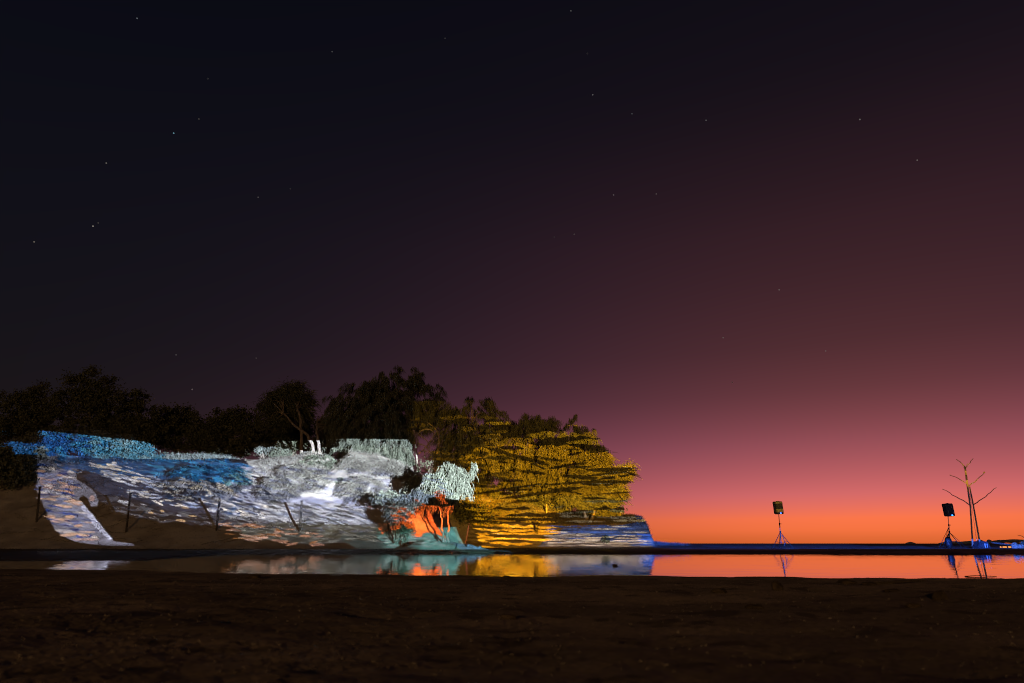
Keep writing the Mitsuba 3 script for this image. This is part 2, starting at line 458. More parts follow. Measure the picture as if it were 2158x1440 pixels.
# the slides, in tangents from the lens
FILM_A = [
    ((0.0045, 0.006, 0.012), [(-0.0947, 0.0587), (-0.0050, 0.0624), (0.1220, 0.0717), (-0.0060, -0.0530), (-0.0618, -0.0494), (-0.1305, -0.0397), (-0.1651, -0.0209), (-0.1744, 0.0169)], 0.012),
    ((0.01, 0.014, 0.03), [(-0.0908, 0.0561), (-0.0047, 0.0593), (0.1223, 0.0683), (-0.0031, -0.0459), (-0.0492, -0.0440), (-0.1195, -0.0352), (-0.1610, -0.0171), (-0.1711, 0.0170)], 0.012),
    ((0.02, 0.034, 0.085), [(-0.0896, 0.0532), (-0.0043, 0.0561), (0.1227, 0.0649), (0.0006, -0.0353), (-0.0468, -0.0385), (-0.1116, -0.0254), (-0.1536, -0.0095), (-0.1661, 0.0173)], 0.012),
    ((0.028, 0.035, 0.072), [(-0.0985, 0.0106), (0.0213, 0.0186), (-0.0037, -0.0473), (-0.0601, -0.0440), (-0.1116, -0.0254)], 0.01),
    ((0.047, 0.058, 0.09), [(-0.0613, -0.0351), (0.0006, -0.0353), (0.1751, -0.0307), (0.1610, -0.0614), (0.0950, -0.0684), (-0.0100, -0.0617), (-0.0528, -0.0536)], 0.01),
    ((0.02, 0.026, 0.031), [(-0.0431, -0.0558), (0.0136, -0.0592), (0.0973, -0.0637), (0.1633, -0.0566), (0.1568, -0.0812), (0.0245, -0.0806), (-0.0265, -0.0728)], 0.01),
    ((0.117, 0.145, 0.24), [(-0.0444, 0.0080), (-0.0302, 0.0070), (0.0106, -0.0102), (0.1829, -0.0114), (0.1728, -0.0437), (0.0762, -0.0498), (-0.0028, -0.0445), (-0.0460, -0.0357), (-0.0580, -0.0147)], 0.012),
    ((0.296, 0.352, 0.6), [(-0.0297, 0.0084), (-0.0034, 0.0106), (0.1913, 0.0096), (0.1972, -0.0174), (0.0851, -0.0285), (0.0038, -0.0260), (-0.0517, -0.0112)], 0.012),
    ((0.741, 0.836, 1), [(0.0051, 0.0941), (0.0169, 0.0573), (0.0086, 0.0264), (0.0213, 0.0082), (0.0681, -0.0028), (0.1302, -0.0056), (0.1972, 0.0017), (0.2231, -0.0114), (0.3621, -0.0200), (0.3684, 0.0771), (0.3494, 0.1274), (0.1627, 0.1094)], 0),
    ((0.78, 0.88, 1), [(0.0956, 0.0664), (-0.0023, 0.0107), (0.0346, -0.0040), (0.0916, -0.0089), (0.1794, -0.0019), (0.2576, -0.0137), (0.3757, 0.0622), (0.3222, 0.0786), (0.2118, 0.0820)], 0.01),
    ((0.03, 0.2, 0.85), [(-0.2430, 0.0730), (-0.1500, 0.0822), (-0.1487, 0.0361), (-0.1877, 0.0337), (-0.2004, 0.0398), (-0.2380, 0.0373)], 0.004),
    ((0.1, 0.48, 0.95), [(-0.1607, 0.0812), (-0.1169, 0.0855), (-0.1093, 0.0397), (-0.1327, 0.0293), (-0.1540, 0.0281)], 0.008),
    ((0.45, 0.72, 1.0), [(-0.1237, 0.0848), (-0.0722, 0.0900), (-0.0694, 0.0421), (-0.1139, 0.0406)], 0.008),
    ((0.624, 0.774, 1), [(-0.0878, 0.0852), (0.0167, 0.0953), (0.0265, 0.0492), (-0.0224, 0.0475), (-0.0526, 0.0417), (-0.0831, 0.0424)], 0.004),
    ((0.012, 0.09, 0.3), [(-0.1843, 0.0423), (-0.0803, 0.0509), (-0.1211, 0.0397), (-0.0831, 0.0408), (-0.0877, 0.0195), (-0.1279, 0.0254), (-0.1494, 0.0273), (-0.1666, 0.0264), (-0.1801, 0.0318)], 0.008),
    ((0.03, 0.27, 0.78), [(-0.0855, 0.0407), (-0.0389, 0.0461), (0.0049, 0.0449), (-0.0064, 0.0189), (-0.0293, 0.0098), (-0.0648, 0.0099), (-0.0916, 0.0154)], 0.01),
    ((0.02, 0.165, 0.52), [(-0.1024, 0.0383), (-0.0744, 0.0440), (-0.0862, 0.0156), (-0.1092, 0.0173)], 0.012),
    ((0.2, 0.45, 0.62), [(0.0764, 0.0564), (0.0185, 0.0456), (0.0037, 0.0123), (-0.0307, 0.0056), (-0.0323, 0.0200)], 0.01),
    ((0.179, 0.194, 0.3), [(-0.2004, 0.0236), (-0.2073, 0.0043), (-0.2118, -0.0185), (-0.2134, -0.0389), (-0.2136, -0.0546), (-0.2085, -0.0652), (-0.1995, -0.0714), (-0.1836, -0.0756), (-0.1555, -0.0781), (-0.1532, -0.0747), (-0.1693, -0.0709), (-0.1734, -0.0644), (-0.1733, -0.0491), (-0.1766, -0.0366), (-0.1780, -0.0279), (-0.1811, -0.0193), (-0.1770, -0.0124), (-0.1737, -0.0105), (-0.1717, -0.0142), (-0.1728, -0.0241), (-0.1672, -0.0241), (-0.1645, -0.0191), (-0.1615, -0.0103), (-0.1629, -0.0004), (-0.1684, 0.0056), (-0.1729, 0.0104), (-0.1703, 0.0203), (-0.1626, 0.0318), (-0.1638, 0.0398), (-0.1691, 0.0439), (-0.1772, 0.0471), (-0.2003, 0.0473), (-0.2087, 0.0443), (-0.2031, 0.0329)], 0.0025),
    ((0.452, 0.317, 0.348), [(-0.2049, 0.0068), (-0.1969, 0.0173), (-0.1903, 0.0155), (-0.1906, 0.0052), (-0.1978, -0.0032), (-0.2048, -0.0013)], 0.004),
    ((0.452, 0.317, 0.348), [(-0.2036, -0.0438), (-0.1998, -0.0402), (-0.1963, -0.0410), (-0.1957, -0.0447), (-0.1993, -0.0476), (-0.2035, -0.0468)], 0.004),
    ((0.452, 0.317, 0.348), [(-0.1911, -0.0000), (-0.1856, 0.0056), (-0.1805, 0.0047), (-0.1795, -0.0008), (-0.1847, -0.0053), (-0.1907, -0.0044)], 0.004),
    ((0.452, 0.317, 0.348), [(-0.1693, -0.0141), (-0.1666, -0.0098), (-0.1641, -0.0106), (-0.1645, -0.0150), (-0.1674, -0.0185), (-0.1699, -0.0177)], 0.004),
    ((0.452, 0.317, 0.348), [(-0.2048, -0.0665), (-0.1963, -0.0652), (-0.1855, -0.0660), (-0.1795, -0.0677), (-0.1880, -0.0687), (-0.2001, -0.0678)], 0.004),
    ((0.484, 0.528, 0.792), [(-0.1800, -0.0218), (-0.1772, -0.0229), (-0.1733, -0.0403), (-0.1695, -0.0677), (-0.1732, -0.0682), (-0.1770, -0.0554), (-0.1795, -0.0403), (-0.1815, -0.0304)], 0.001),
    ((0.39, 0.484, 0.84), [(-0.2033, 0.0500), (-0.1890, 0.0517), (-0.1756, 0.0433), (-0.1883, 0.0459), (-0.2005, 0.0468)], 0.004),
    ((0.024, 0.07, 0.066), [(0.1384, -0.0563), (0.1964, -0.0564), (0.1640, -0.0935), (0.1432, -0.1000), (0.1225, -0.0886), (0.1149, -0.0744)], 0.006),
    ((0.04, 0.14, 0.145), [(0.1751, -0.0632), (0.2054, -0.0563), (0.2863, -0.0529), (0.3686, -0.0751), (0.2137, -0.1216), (0.1432, -0.1000), (0.1672, -0.0839)], 0.004),
    ((0.014, 0.026, 0.031), [(0.0690, -0.0679), (0.1307, -0.0628), (0.1508, -0.0793), (0.1624, -0.0953), (0.0990, -0.1012), (0.0853, -0.0855)], 0.006),
    ((0.04, 0.13, 0.24), [(0.2001, -0.0757), (0.2681, -0.0900), (0.2685, -0.1165), (0.2048, -0.1037)], 0.004),
    ((0.85, 0.115, 0.02), [(0.1374, -0.0212), (0.1470, -0.0211), (0.1594, -0.0276), (0.1768, -0.0289), (0.1789, -0.0194), (0.1747, -0.0114), (0.1838, -0.0167), (0.1968, -0.0220), (0.2124, -0.0232), (0.2217, -0.0246), (0.2411, -0.0216), (0.2428, -0.0328), (0.2412, -0.0468), (0.2439, -0.0662), (0.2476, -0.0753), (0.2407, -0.0723), (0.2325, -0.0674), (0.2192, -0.0650), (0.2089, -0.0669), (0.2002, -0.0741), (0.1926, -0.0752), (0.1861, -0.0704), (0.1845, -0.0624), (0.1599, -0.0619), (0.1498, -0.0539), (0.1490, -0.0617), (0.1387, -0.0680), (0.1370, -0.0589), (0.1436, -0.0486), (0.1375, -0.0447)], 0.002),
    ((0.8, 0.1, 0.02), [(0.1992, -0.0032), (0.2068, 0.0025), (0.2187, 0.0042), (0.2229, -0.0027), (0.2205, -0.0112), (0.2249, -0.0209), (0.2196, -0.0210), (0.2099, -0.0100)], 0.004),
    ((0.88, 0.165, 0.032), [(0.1967, -0.0350), (0.2251, -0.0309), (0.2299, -0.0529), (0.2329, -0.0626), (0.2107, -0.0635), (0.2007, -0.0700), (0.1939, -0.0592)], 0.004),
]
ZONES = {
    'pale': [(-0.1427, 0.0277), (-0.1110, 0.0133), (-0.0657, 0.0072), (0.0153, 0.0027), (-0.0013, -0.0403), (-0.0600, -0.0304), (-0.1098, -0.0202), (-0.1429, -0.0005)],
    'upper': [(-0.1520, 0.0378), (-0.1267, 0.0368), (-0.0961, 0.0153), (-0.0140, 0.0103), (-0.0175, 0.0005), (-0.1035, -0.0019), (-0.1445, 0.0183)],
    'fade': [(-0.1511, -0.0007), (-0.1429, -0.0130), (-0.1165, -0.0255), (-0.0468, -0.0385), (-0.0022, -0.0431), (-0.0080, -0.0573), (-0.0674, -0.0507), (-0.1311, -0.0410), (-0.1553, -0.0289)],
    'soft': [(-0.0517, -0.0112), (0.0417, -0.0170), (0.1892, -0.0160), (0.1738, -0.0501), (0.0401, -0.0508), (-0.0422, -0.0399)],
    'white': [(0.0085, 0.0358), (0.1972, 0.0419), (0.2280, -0.0050), (0.0529, -0.0183), (-0.0083, -0.0035)],
    'pink': [(-0.0527, -0.0454), (-0.0043, -0.0495), (0.0575, -0.0654), (0.0419, -0.0841), (-0.0411, -0.0796), (-0.0580, -0.0646)],
    'teal': [(0.1335, -0.0709), (0.1692, -0.0599), (0.2139, -0.0713), (0.3202, -0.0840), (0.1465, -0.0980), (0.1247, -0.0854)],
    'neck': [(-0.1975, 0.0309), (-0.2069, 0.0043), (-0.2110, -0.0185), (-0.2126, -0.0389), (-0.2123, -0.0534), (-0.2069, -0.0634), (-0.1819, -0.0686), (-0.1786, -0.0541), (-0.1812, -0.0379), (-0.1837, -0.0267), (-0.1835, -0.0095), (-0.1767, 0.0053), (-0.1692, 0.0290)],
    'hedge_left': [(-0.1890, 0.0742), (-0.1274, 0.0783), (-0.1275, 0.0416), (-0.1862, 0.0379)],
    'hedge_right': [(-0.1428, 0.0768), (-0.0746, 0.0672), (-0.0722, 0.0451), (-0.1406, 0.0408)],
    'deep': [(-0.1806, 0.0383), (-0.0814, 0.0396), (-0.0912, 0.0168), (-0.1307, 0.0189), (-0.1806, 0.0215)],
    'low': [(-0.0443, -0.0454), (0.1441, -0.0516), (0.1294, -0.0788), (0.0245, -0.0806), (-0.0363, -0.0724)],
    'blue': [(-0.0894, 0.0391), (0.0146, 0.0469), (-0.0012, 0.0121), (-0.0978, 0.0126)],
    'few': [(-0.1476, -0.0131), (-0.0773, -0.0250), (-0.0455, -0.0488), (-0.1321, -0.0448)],
}
FILM_B = [
]
APERTURE_A = [(-.285, -.118), (.288, -.118), (.288, .063), (.272, .064), (.266, .073), (.259, .079), (.263, .088), (.257, .098), (.152, .0897), (.150, .076), (.136, .076), (.136, .0862), (.111, .0843), (.111, .070), (.074, .062), (.068, .0685), (.059, .0655), (.051, .0700), (.041, .0665), (.031, .0690), (.026, .062), (.022, .0585), (-.060, .0585), (-.078, .0645), (-.19, .0715), (-.19, .0545), (-.285, .053)]
APERTURE_B = [(-.487, -.119), (.54, -.119), (.54, .09), (-.02, .09), (-.06, .16), (-.487, .16)]
HALF_A, HALF_B = (.33, .16), (.60, .19)


def dapples(zone, n, rx, ry, ang, tints, seed):
    """Small brush-stroke panes scattered over a zone, one layer per tint."""
    r = np.random.default_rng(seed)
    pz = Polygon(zone).buffer(0)
    x0, y0, x1, y1 = pz.bounds
    out = [[] for _ in tints]
    got = 0
    for k in range(n * 8):
        if got >= n:
            break
        x, y = r.uniform(x0, x1), r.uniform(y0, y1)
        b = blob_poly(x, y, rx * r.uniform(.4, 1.6), ry * r.uniform(.5, 1.4), ang + r.normal() * .18, 9000 + seed * 1000 + k)
        if pz.contains(b.centroid):
            out[r.integers(len(tints))].append(b)
            got += 1
    return [(t, unary_union(o)) for t, o in zip(tints, out) if o]


EXTRA_A = (dapples(ZONES['hedge_left'], 90, .0055, .0028, -.1, [(.03, .20, .85), (.02, .14, .62), (.035, .25, .88), (.07, .40, .95)], 13)
           + dapples(ZONES['hedge_right'], 90, .0055, .0028, -.1, [(.10, .48, .95), (.35, .68, 1.0), (.20, .58, 1.0)], 14)
           + dapples(ZONES['deep'], 130, .0060, .0016, -.25, [(.012, .09, .30), (.008, .05, .18), (.018, .13, .40), (.010, .07, .24)], 12)
           + dapples(ZONES['blue'], 150, .0060, .0016, -.30, [(.03, .27, .78), (.012, .09, .30), (.05, .36, .82), (.008, .05, .18), (.02, .16, .52)], 11)
           + dapples(ZONES['soft'], 420, .0075, .0013, -.24, [(.26, .31, .43), (.08, .095, .14), (.18, .20, .27), (.05, .06, .08), (.36, .40, .52)], 1)
           + dapples(ZONES['white'], 260, .010, .0012, -.18, [(.34, .42, .76), (.50, .58, .92), (.80, .88, 1.0), (.60, .66, .86)], 2)
           + dapples(ZONES['pale'], 300, .0050, .0012, -.36, [(.70, .74, .90), (.80, .78, .82), (.22, .30, .56), (.40, .47, .72), (.020, .034, .085), (.020, .05, .14)], 3)
           + dapples(ZONES['upper'], 60, .0060, .0013, -.36, [(.80, .80, .90), (.44, .50, .74), (.86, .80, .74), (.25, .34, .60)], 4)
           + dapples(ZONES['low'], 230, .0070, .0013, -.12, [(.018, .022, .022), (.05, .056, .055), (.085, .095, .10), (.030, .034, .030)], 15)
           + dapples(ZONES['fade'], 170, .0060, .0013, -.24, [(.012, .016, .032), (.045, .055, .09), (.09, .10, .14), (.006, .008, .014)], 10)
           + dapples(ZONES['pink'], 46, .0065, .0014, -.05, [(.26, .13, .09), (.16, .085, .07), (.32, .20, .17), (.22, .085, .03)], 5)
           + dapples(ZONES['few'], 9, .0035, .0014, -.2, [(.5, .54, .7), (.42, .28, .16)], 6)
           + dapples(ZONES['teal'], 140, .0065, .0014, -.08, [(.075, .19, .20), (.018, .045, .05), (.11, .17, .19), (.03, .10, .11)], 7)
           + dapples(ZONES['neck'], 120, .0054, .0015, -.12, [(.03, .075, .34), (.022, .05, .24), (.09, .12, .30), (.42, .44, .60), (.58, .36, .30), (.20, .24, .46), (.62, .58, .66), (.66, .44, .36)], 9))


def stripes(u0, u1, v0, v1, pitch, fill, length, tints, seed, skip=.1, slope=0.0):
    """Long thin uneven lens shaped panes in rows."""
    r = np.random.default_rng(seed)
    out = []
    rows = int((v1 - v0) / pitch)
    for k in range(rows + 1):
        u = u0 - r.random() * length
        while u < u1:
            L = length * r.uniform(.4, 1.6)
            if r.random() > skip:
                a, b = max(u, u0), min(u + L, u1)
                if b - a > .006:
                    v = v0 + (k + .5 + r.normal() * .16) * pitch + slope * ((a + b) / 2 - u0)
                    n = max(4, int((b - a) / .012))
                    t = np.linspace(0, 1, n + 1)
                    th = pitch * fill * r.uniform(.6, 1.25) * .5 * np.minimum(1, 5 * t * (1 - t)) ** .6
                    w = np.cumsum(r.normal(size=n + 1)) * pitch * .05
                    x = a + (b - a) * t
                    up, dn = v + w + th * (1 + .35 * r.normal(size=n + 1)).clip(.25), v + w - th * (1 + .35 * r.normal(size=n + 1)).clip(.25)
                    out.append((tints[r.integers(len(tints))], Polygon(np.r_[np.c_[x, up], np.c_[x, dn][::-1]]).buffer(0)))
            u += L * r.uniform(.75, 1.05)
    return out


GOLD = [(.80, .34, .009), (.70, .29, .007), (.90, .42, .018)]
DIM = [(.19, .10, .011), (.15, .08, .009)]
EXTRA_B = ([((.05, .024, .002), sbox(-.487, -.115, -.02, .16)), ((.78, .32, .008), ragged([(-.40, -.02), (-.40, .05), (-.37, .074), (-.30, .084), (-.20, .080), (-.12, .060), (-.02, .05), (-.02, -.025), (-.20, -.03)], .016, 701)),
            ((.010, .030, .115), ragged([(-.235, -.068), (-.19, -.064), (-.14, -.062), (-.098, -.056), (-.088, -.043), (-.02, -.036), (-.02, -.119), (-.31, -.119), (-.285, -.100)], .010, 700)),
            ((.055, .046, .055), ragged([(-.31, -.119), (-.285, -.100), (-.240, -.084), (-.15, -.090), (-.09, -.099), (-.06, -.119)], .008, 702)),
            ((.030, .016, .003), sbox(-.02, -.052, .54, .09)), ((.010, .062, .43), sbox(-.10, -.142, .54, -.076)), ((.0006, .002, .009), sbox(.30, -.094, .54, -.012))]
           + stripes(-.425, -.235, -.108, -.045, .0080, .60, .10, GOLD, 11, .06)              # on the ledges
           + stripes(-.445, -.10, -.045, .012, .013, .85, .13, GOLD, 12, .05)                  # on the bank
           + dapples([(-.40, -.02), (-.40, .06), (-.30, .084), (-.12, .066), (-.02, .05), (-.02, -.025)], 75, .022, .0022, .0, [(.05, .022, .002), (.12, .055, .003), (1.0, .46, .018), (1.0, .41, .011)], 8)
           + dapples([(-.40, .0), (-.34, .07), (-.12, .066), (-.03, .035), (-.03, -.015)], 15, .045, .0030, .03, [(.06, .026, .002), (.10, .045, .003)], 21)  # on the trees
           + stripes(-.36, -.03, .075, .118, .015, .60, .10, [(.46, .20, .01), (.36, .16, .01), (.60, .28, .012)], 14, .25)
           + stripes(-.487, -.30, .02, .13, .013, .5, .06, [(.24, .105, .006), (.15, .07, .005)], 15, .35)
           + stripes(-.22, -.07, -.058, -.020, .0085, .62, .07, [(.34, .24, .10), (.28, .22, .13), (.20, .17, .12)], 19, .15)
           + stripes(-.262, -.075, -.100, -.062, .0048, .45, .05, [(.30, .28, .30), (.36, .32, .31), (.20, .20, .24), (.012, .05, .24), (.010, .04, .20)], 16, .25)
           + stripes(-.270, -.090, -.108, -.082, .0042, .55, .04, [(.36, .32, .30), (.30, .25, .22), (.24, .22, .24)], 20, .10)
           + stripes(-.02, .30, -.050, .085, .0115, .45, .60, DIM, 17, .0) + stripes(.30, .54, -.010, .085, .013, .5, .3, DIM, 18, .2))


# ------------------------------------------------------------------ street lamp on the path behind the camera (its warm light falls on the sand and the trees)
sl = thing('street_lamp', 'tall street lamp with a warm lamp head behind the near sand', 'street lamp')
foot = on_land(STREET_LAMP[0], STREET_LAMP[1] - 1.2)
part(sl, 'pole', tube([foot - [0, 0, .2], [foot[0], foot[1], 9.2]], [.09, .05]), 'm_steel')
part(sl, 'arm', tube(curve([[foot[0], foot[1], 9.15], [foot[0], foot[1] + .5, 9.35], STREET_LAMP + [0, .1, .25]], 8), .035), 'm_steel')
part(sl, 'lamp_head', moved(rbox(.28, .6, .12, .04), STREET_LAMP + [0, 0, .16]), 'm_steel')
scene['street_light'] = {'type': 'point', 'position': STREET_LAMP.tolist(), 'intensity': rgb(*(np.array(STREET_POWER)))}

# ------------------------------------------------------------------ trees
def blobs_px(bl):
    return [(at(px, py, Y), np.array([rx / FPX * Y, .85 * max(rx, ry) / FPX * Y, ry / FPX * Y])) for px, py, rx, ry, Y in bl]


def build_tree(name, label, group, kind, bl, trunks, n_clump, per, seed, leaf='m_leaf', bark='m_bark', spread=.5, r0=.13, nbranch=26, size=None, category='tree'):
    """trunks: lists of (px, py, Y) from the ground up."""
    r = np.random.default_rng(seed)
    blobs = blobs_px(bl)
    if kind == 'leaf':
        n_clump, per, spread = int(n_clump * .75), 85, spread * .8
    t = thing(name, label, category, group)
    lines, tubes = [], []
    for k, tr in enumerate(trunks):
        pts = [at(*q) for q in tr]
        g = pts[0]
        z0 = float(H(g[0], g[1]))
        pts[0] = np.array([g[0], g[1], min(z0, g[2]) - .15])
        c = curve(pts, 14)
        c[1:-1] += r.normal(size=c[1:-1].shape) * .03
        part(t, 'trunk', tube(c, np.linspace(r0, r0 * .45, len(c)), 8), bark, smooth=True)
        lines.append(c)
    allpts = np.vstack([c[len(c) // 3:] for c in lines])
    centres = in_blobs(blobs, n_clump, r)
    gz = H(centres[:, 0], centres[:, 1])
    centres = centres[(centres[:, 2] > gz + .15) & (nnoise(centres * .85, seed) * .6 + .4 * nnoise(centres * 1.9, seed + 1) > .40)]
    for c in centres[r.choice(len(centres), min(nbranch, len(centres)), replace=False)]:
        d = np.linalg.norm(allpts - c, axis=1) + .6 * np.maximum(allpts[:, 2] - c[2], 0)
        s = allpts[np.argmin(d + r.random(len(d)) * .5)]
        L = np.linalg.norm(c - s)
        m = (s + c) / 2 + r.normal(size=3) * .12 * L + [0, 0, .1 * L]
        cc = curve([s, m, c], 8)
        tubes.append(tube(cc, np.linspace(min(r0 * .4, .02 + .012 * L), .008, len(cc)), 5))
    if tubes:
        part(t, 'branches', join(tubes), bark, smooth=True)
    rad = spread * (.45 + 1.1 * r.random(len(centres)))
    base = np.repeat(centres, per, 0)
    off = r.normal(size=base.shape) * .5 * np.repeat(rad, per)[:, None] * [1, 1, .75]
    p = base + off
    if kind == 'needle':                                             # weeping she-oak: needles hang along drooping branchlets
        mid = np.mean([q[0] for q in blobs], 0)
        L = np.repeat((.35 + .75 * r.random(len(centres))) * (size or .42) / .42, per)[:, None]
        away = unit((centres - mid) * [1, 1, .15] + r.normal(size=centres.shape) * .8)
        a = r.random((len(p), 1))
        p = base + np.repeat(away, per, 0) * a * L * .8 + [0, 0, -1] * a ** 1.7 * L + [0, 0, .5] * a * L + r.normal(size=p.shape) * .07
        d = np.repeat(away, per, 0) * .35 + [0, 0, -1.0] + r.normal(size=p.shape) * .26
        mesh = strands(p, d, (size or .42) * .85, .030, .2, r)
    elif kind == 'wind':                                              # feathery needles swept sideways
        d = unit(off) * .6 + [.55, 0, -.15] + r.normal(size=p.shape) * .35
        mesh = strands(p, d, size or .36, .040, .35, r)
    else:
        mesh = leaves(p, size or .17, r)
    part(t, 'crown', mesh, leaf)
    return t


TREES = [
    ('broadleaf_tree', 'dark rounded tree at the far left edge behind the dune', 'leaf', [(20, 875, 62, 50, 52), (80, 850, 45, 38, 52), (30, 905, 60, 45, 51), (95, 900, 50, 45, 51)], [[(45, 950, 52), (45, 870, 52)]], 420, 60, 'm_broad_leaf'),
    ('broadleaf_tree', 'tallest dark tree of the left group, with ragged twin tops', 'leaf', [(188, 822, 48, 40, 50), (165, 865, 60, 48, 50), (222, 860, 45, 48, 50), (238, 806, 13, 18, 50), (195, 784, 14, 14, 50), (165, 800, 18, 16, 50), (180, 910, 60, 35, 50)], [[(185, 950, 50), (192, 850, 50)]], 520, 60, 'm_broad_leaf'),
    ('broadleaf_tree', 'dark tree with a narrow upright tip, right of the tallest left tree', 'leaf', [(292, 842, 17, 30, 51), (285, 885, 42, 42, 51), (322, 900, 45, 38, 51), (270, 915, 50, 35, 51)], [[(295, 955, 51), (290, 870, 51)]], 360, 60, 'm_broad_leaf'),
    ('broadleaf_tree', 'low dark tree behind the grassy part of the crest', 'leaf', [(378, 880, 32, 26, 53), (360, 912, 50, 38, 53), (402, 922, 42, 34, 53)], [[(380, 955, 53), (380, 890, 53)]], 300, 60, 'm_broad_leaf'),
    ('broadleaf_tree', 'broad dark tree left of the windswept tree', 'leaf', [(485, 885, 40, 30, 52), (450, 905, 40, 36, 52), (522, 900, 42, 42, 52), (480, 935, 62, 30, 52), (440, 935, 40, 25, 52)], [[(485, 960, 52), (485, 890, 52)]], 480, 60, 'm_broad_leaf'),
    ('broadleaf_tree', 'low dark tree filling the gap behind the windswept tree', 'leaf', [(600, 918, 55, 30, 54), (655, 928, 45, 32, 54), (705, 938, 32, 26, 54), (560, 938, 50, 26, 54)], [[(620, 960, 54), (622, 910, 54)]], 460, 60, 'm_broad_leaf'),
    ('windswept_tree', 'windswept tree with a bare pale trunk leaning left over the crest', 'wind', [(618, 832, 34, 28, 48), (585, 858, 40, 30, 48), (640, 858, 28, 26, 48), (560, 890, 30, 20, 47.5), (606, 884, 34, 16, 48.3), (648, 876, 18, 16, 48), (575, 835, 12, 14, 48)], [[(666, 958, 45.2), (657, 935, 45.2), (642, 912, 45.4), (620, 897, 46), (598, 872, 47)], [(642, 912, 45.4), (634, 890, 46.2), (626, 860, 47)]], 300, 60, 'm_broad_leaf'),
    ('slim_tree', 'slim dark tree with a thin pale upright trunk beside the windswept tree', 'leaf', [(698, 903, 16, 24, 48.5), (700, 925, 22, 22, 49), (680, 896, 11, 12, 48.5), (692, 935, 30, 22, 50)], [[(674, 958, 45.2), (672, 935, 45.3), (667, 912, 45.6), (669, 888, 46.5)]], 150, 60, 'm_broad_leaf'),
    ('she_oak', 'big dark she-oak towering over the crest with pale hanging lower foliage', 'needle', [(830, 815, 58, 40, 47), (780, 842, 55, 45, 47), (882, 840, 46, 44, 47), (820, 875, 92, 48, 47), (742, 885, 46, 48, 46.5), (713, 860, 18, 30, 47), (790, 925, 75, 32, 45.5), (752, 955, 34, 26, 45), (802, 955, 40, 30, 45), (846, 952, 24, 28, 45), (872, 800, 14, 12, 47)],
     [[(752, 985, 45), (752, 940, 45.2), (765, 880, 46.5)], [(826, 1000, 45), (824, 950, 45.2), (830, 890, 46), (835, 840, 47)]], 1000, 70, 'm_leaf'),
    ('she_oak', 'she-oak nearest the dark one, with brownish gold foliage round the gap of sky', 'needle', [(935, 878, 42, 28, 47), (1010, 868, 42, 26, 47), (985, 905, 66, 40, 47), (960, 935, 40, 40, 46), (1000, 955, 60, 45, 46), (965, 1000, 45, 45, 45), (1018, 846, 14, 10, 47), (1010, 1000, 50, 30, 46)],
     [[(975, 1040, 45), (985, 960, 45.5), (995, 890, 46.5)]], 700, 60, 'm_leaf'),
    ('she_oak', 'golden lit she-oak in the middle of the headland grove', 'needle', [(1080, 905, 56, 26, 49), (1132, 890, 38, 20, 49), (1062, 945, 58, 40, 48), (1122, 945, 58, 40, 48), (1070, 995, 55, 38, 47), (1120, 1000, 50, 40, 48), (1150, 880, 12, 12, 49)],
     [[(1085, 1060, 48), (1090, 980, 48), (1095, 900, 49)], [(1118, 1065, 48), (1110, 1000, 48), (1118, 920, 48.5)]], 800, 60, 'm_leaf'),
    ('she_oak', 'golden she-oak with sparse twiggy tips, right of the grove', 'needle', [(1190, 922, 50, 32, 49), (1232, 916, 24, 12, 49), (1190, 968, 56, 40, 48.5), (1236, 960, 36, 26, 48.5), (1162, 1018, 50, 36, 48), (1215, 1010, 45, 35, 48), (1215, 885, 8, 10, 49), (1205, 945, 54, 36, 49)],
     [[(1180, 1082, 48), (1190, 1010, 48), (1205, 930, 49)]], 700, 60, 'm_leaf'),
    ('she_oak', 'forked she-oak leaning seaward at the right end of the headland grove', 'wind', [(1250, 1004, 40, 26, 47), (1298, 1000, 22, 14, 46.5), (1296, 1036, 20, 10, 46.5), (1232, 1045, 45, 28, 46), (1325, 985, 10, 7, 46.5), (1270, 1052, 32, 16, 46.5), (1316, 1000, 13, 9, 46.5), (1268, 970, 14, 9, 47)],
     [[(1240, 1102, 45.5), (1232, 1080, 45.6), (1225, 1040, 46)], [(1241, 1102, 45.5), (1252, 1078, 45.8), (1265, 1030, 46.4), (1300, 995, 46.6), (1332, 984, 46.5)]], 560, 60, 'm_leaf'),
    ('she_oak', 'young she-oak with pale weeping needles and bare trunks at the foot of the dune', 'needle', [(925, 1020, 22, 20, 34.2), (950, 1007, 20, 19, 34.2), (966, 1012, 14, 19, 34.2), (934, 1046, 32, 13, 34.2), (902, 1038, 15, 14, 34.3), (972, 1034, 11, 18, 34.2), (937, 980, 4, 11, 34.2), (985, 995, 6, 5, 34.2), (997, 984, 4, 4, 34.2), (914, 1008, 8, 8, 34.2)],
     [[(946, 1138, 34.0), (943, 1100, 34.0), (944, 1065, 34.1), (936, 1020, 34.2)], [(938, 1132, 34.2), (930, 1095, 34.2), (926, 1065, 34.2)]], 420, 60, 'm_leaf'),
]
for i, (name, label, kind, bl, tr, n, per, leaf) in enumerate(TREES):
    group = {'broadleaf_tree': 'dark trees behind the dune', 'she_oak': 'she-oaks on the headland and the dune'}.get(name)
    near = i == len(TREES) - 1
    build_tree(name, label, group, kind, bl, tr, n, per, 100 + i, leaf, spread=.24 if near else (.50 if kind == 'leaf' else .36), r0=.055 if near else .13, size=.26 if near else None)

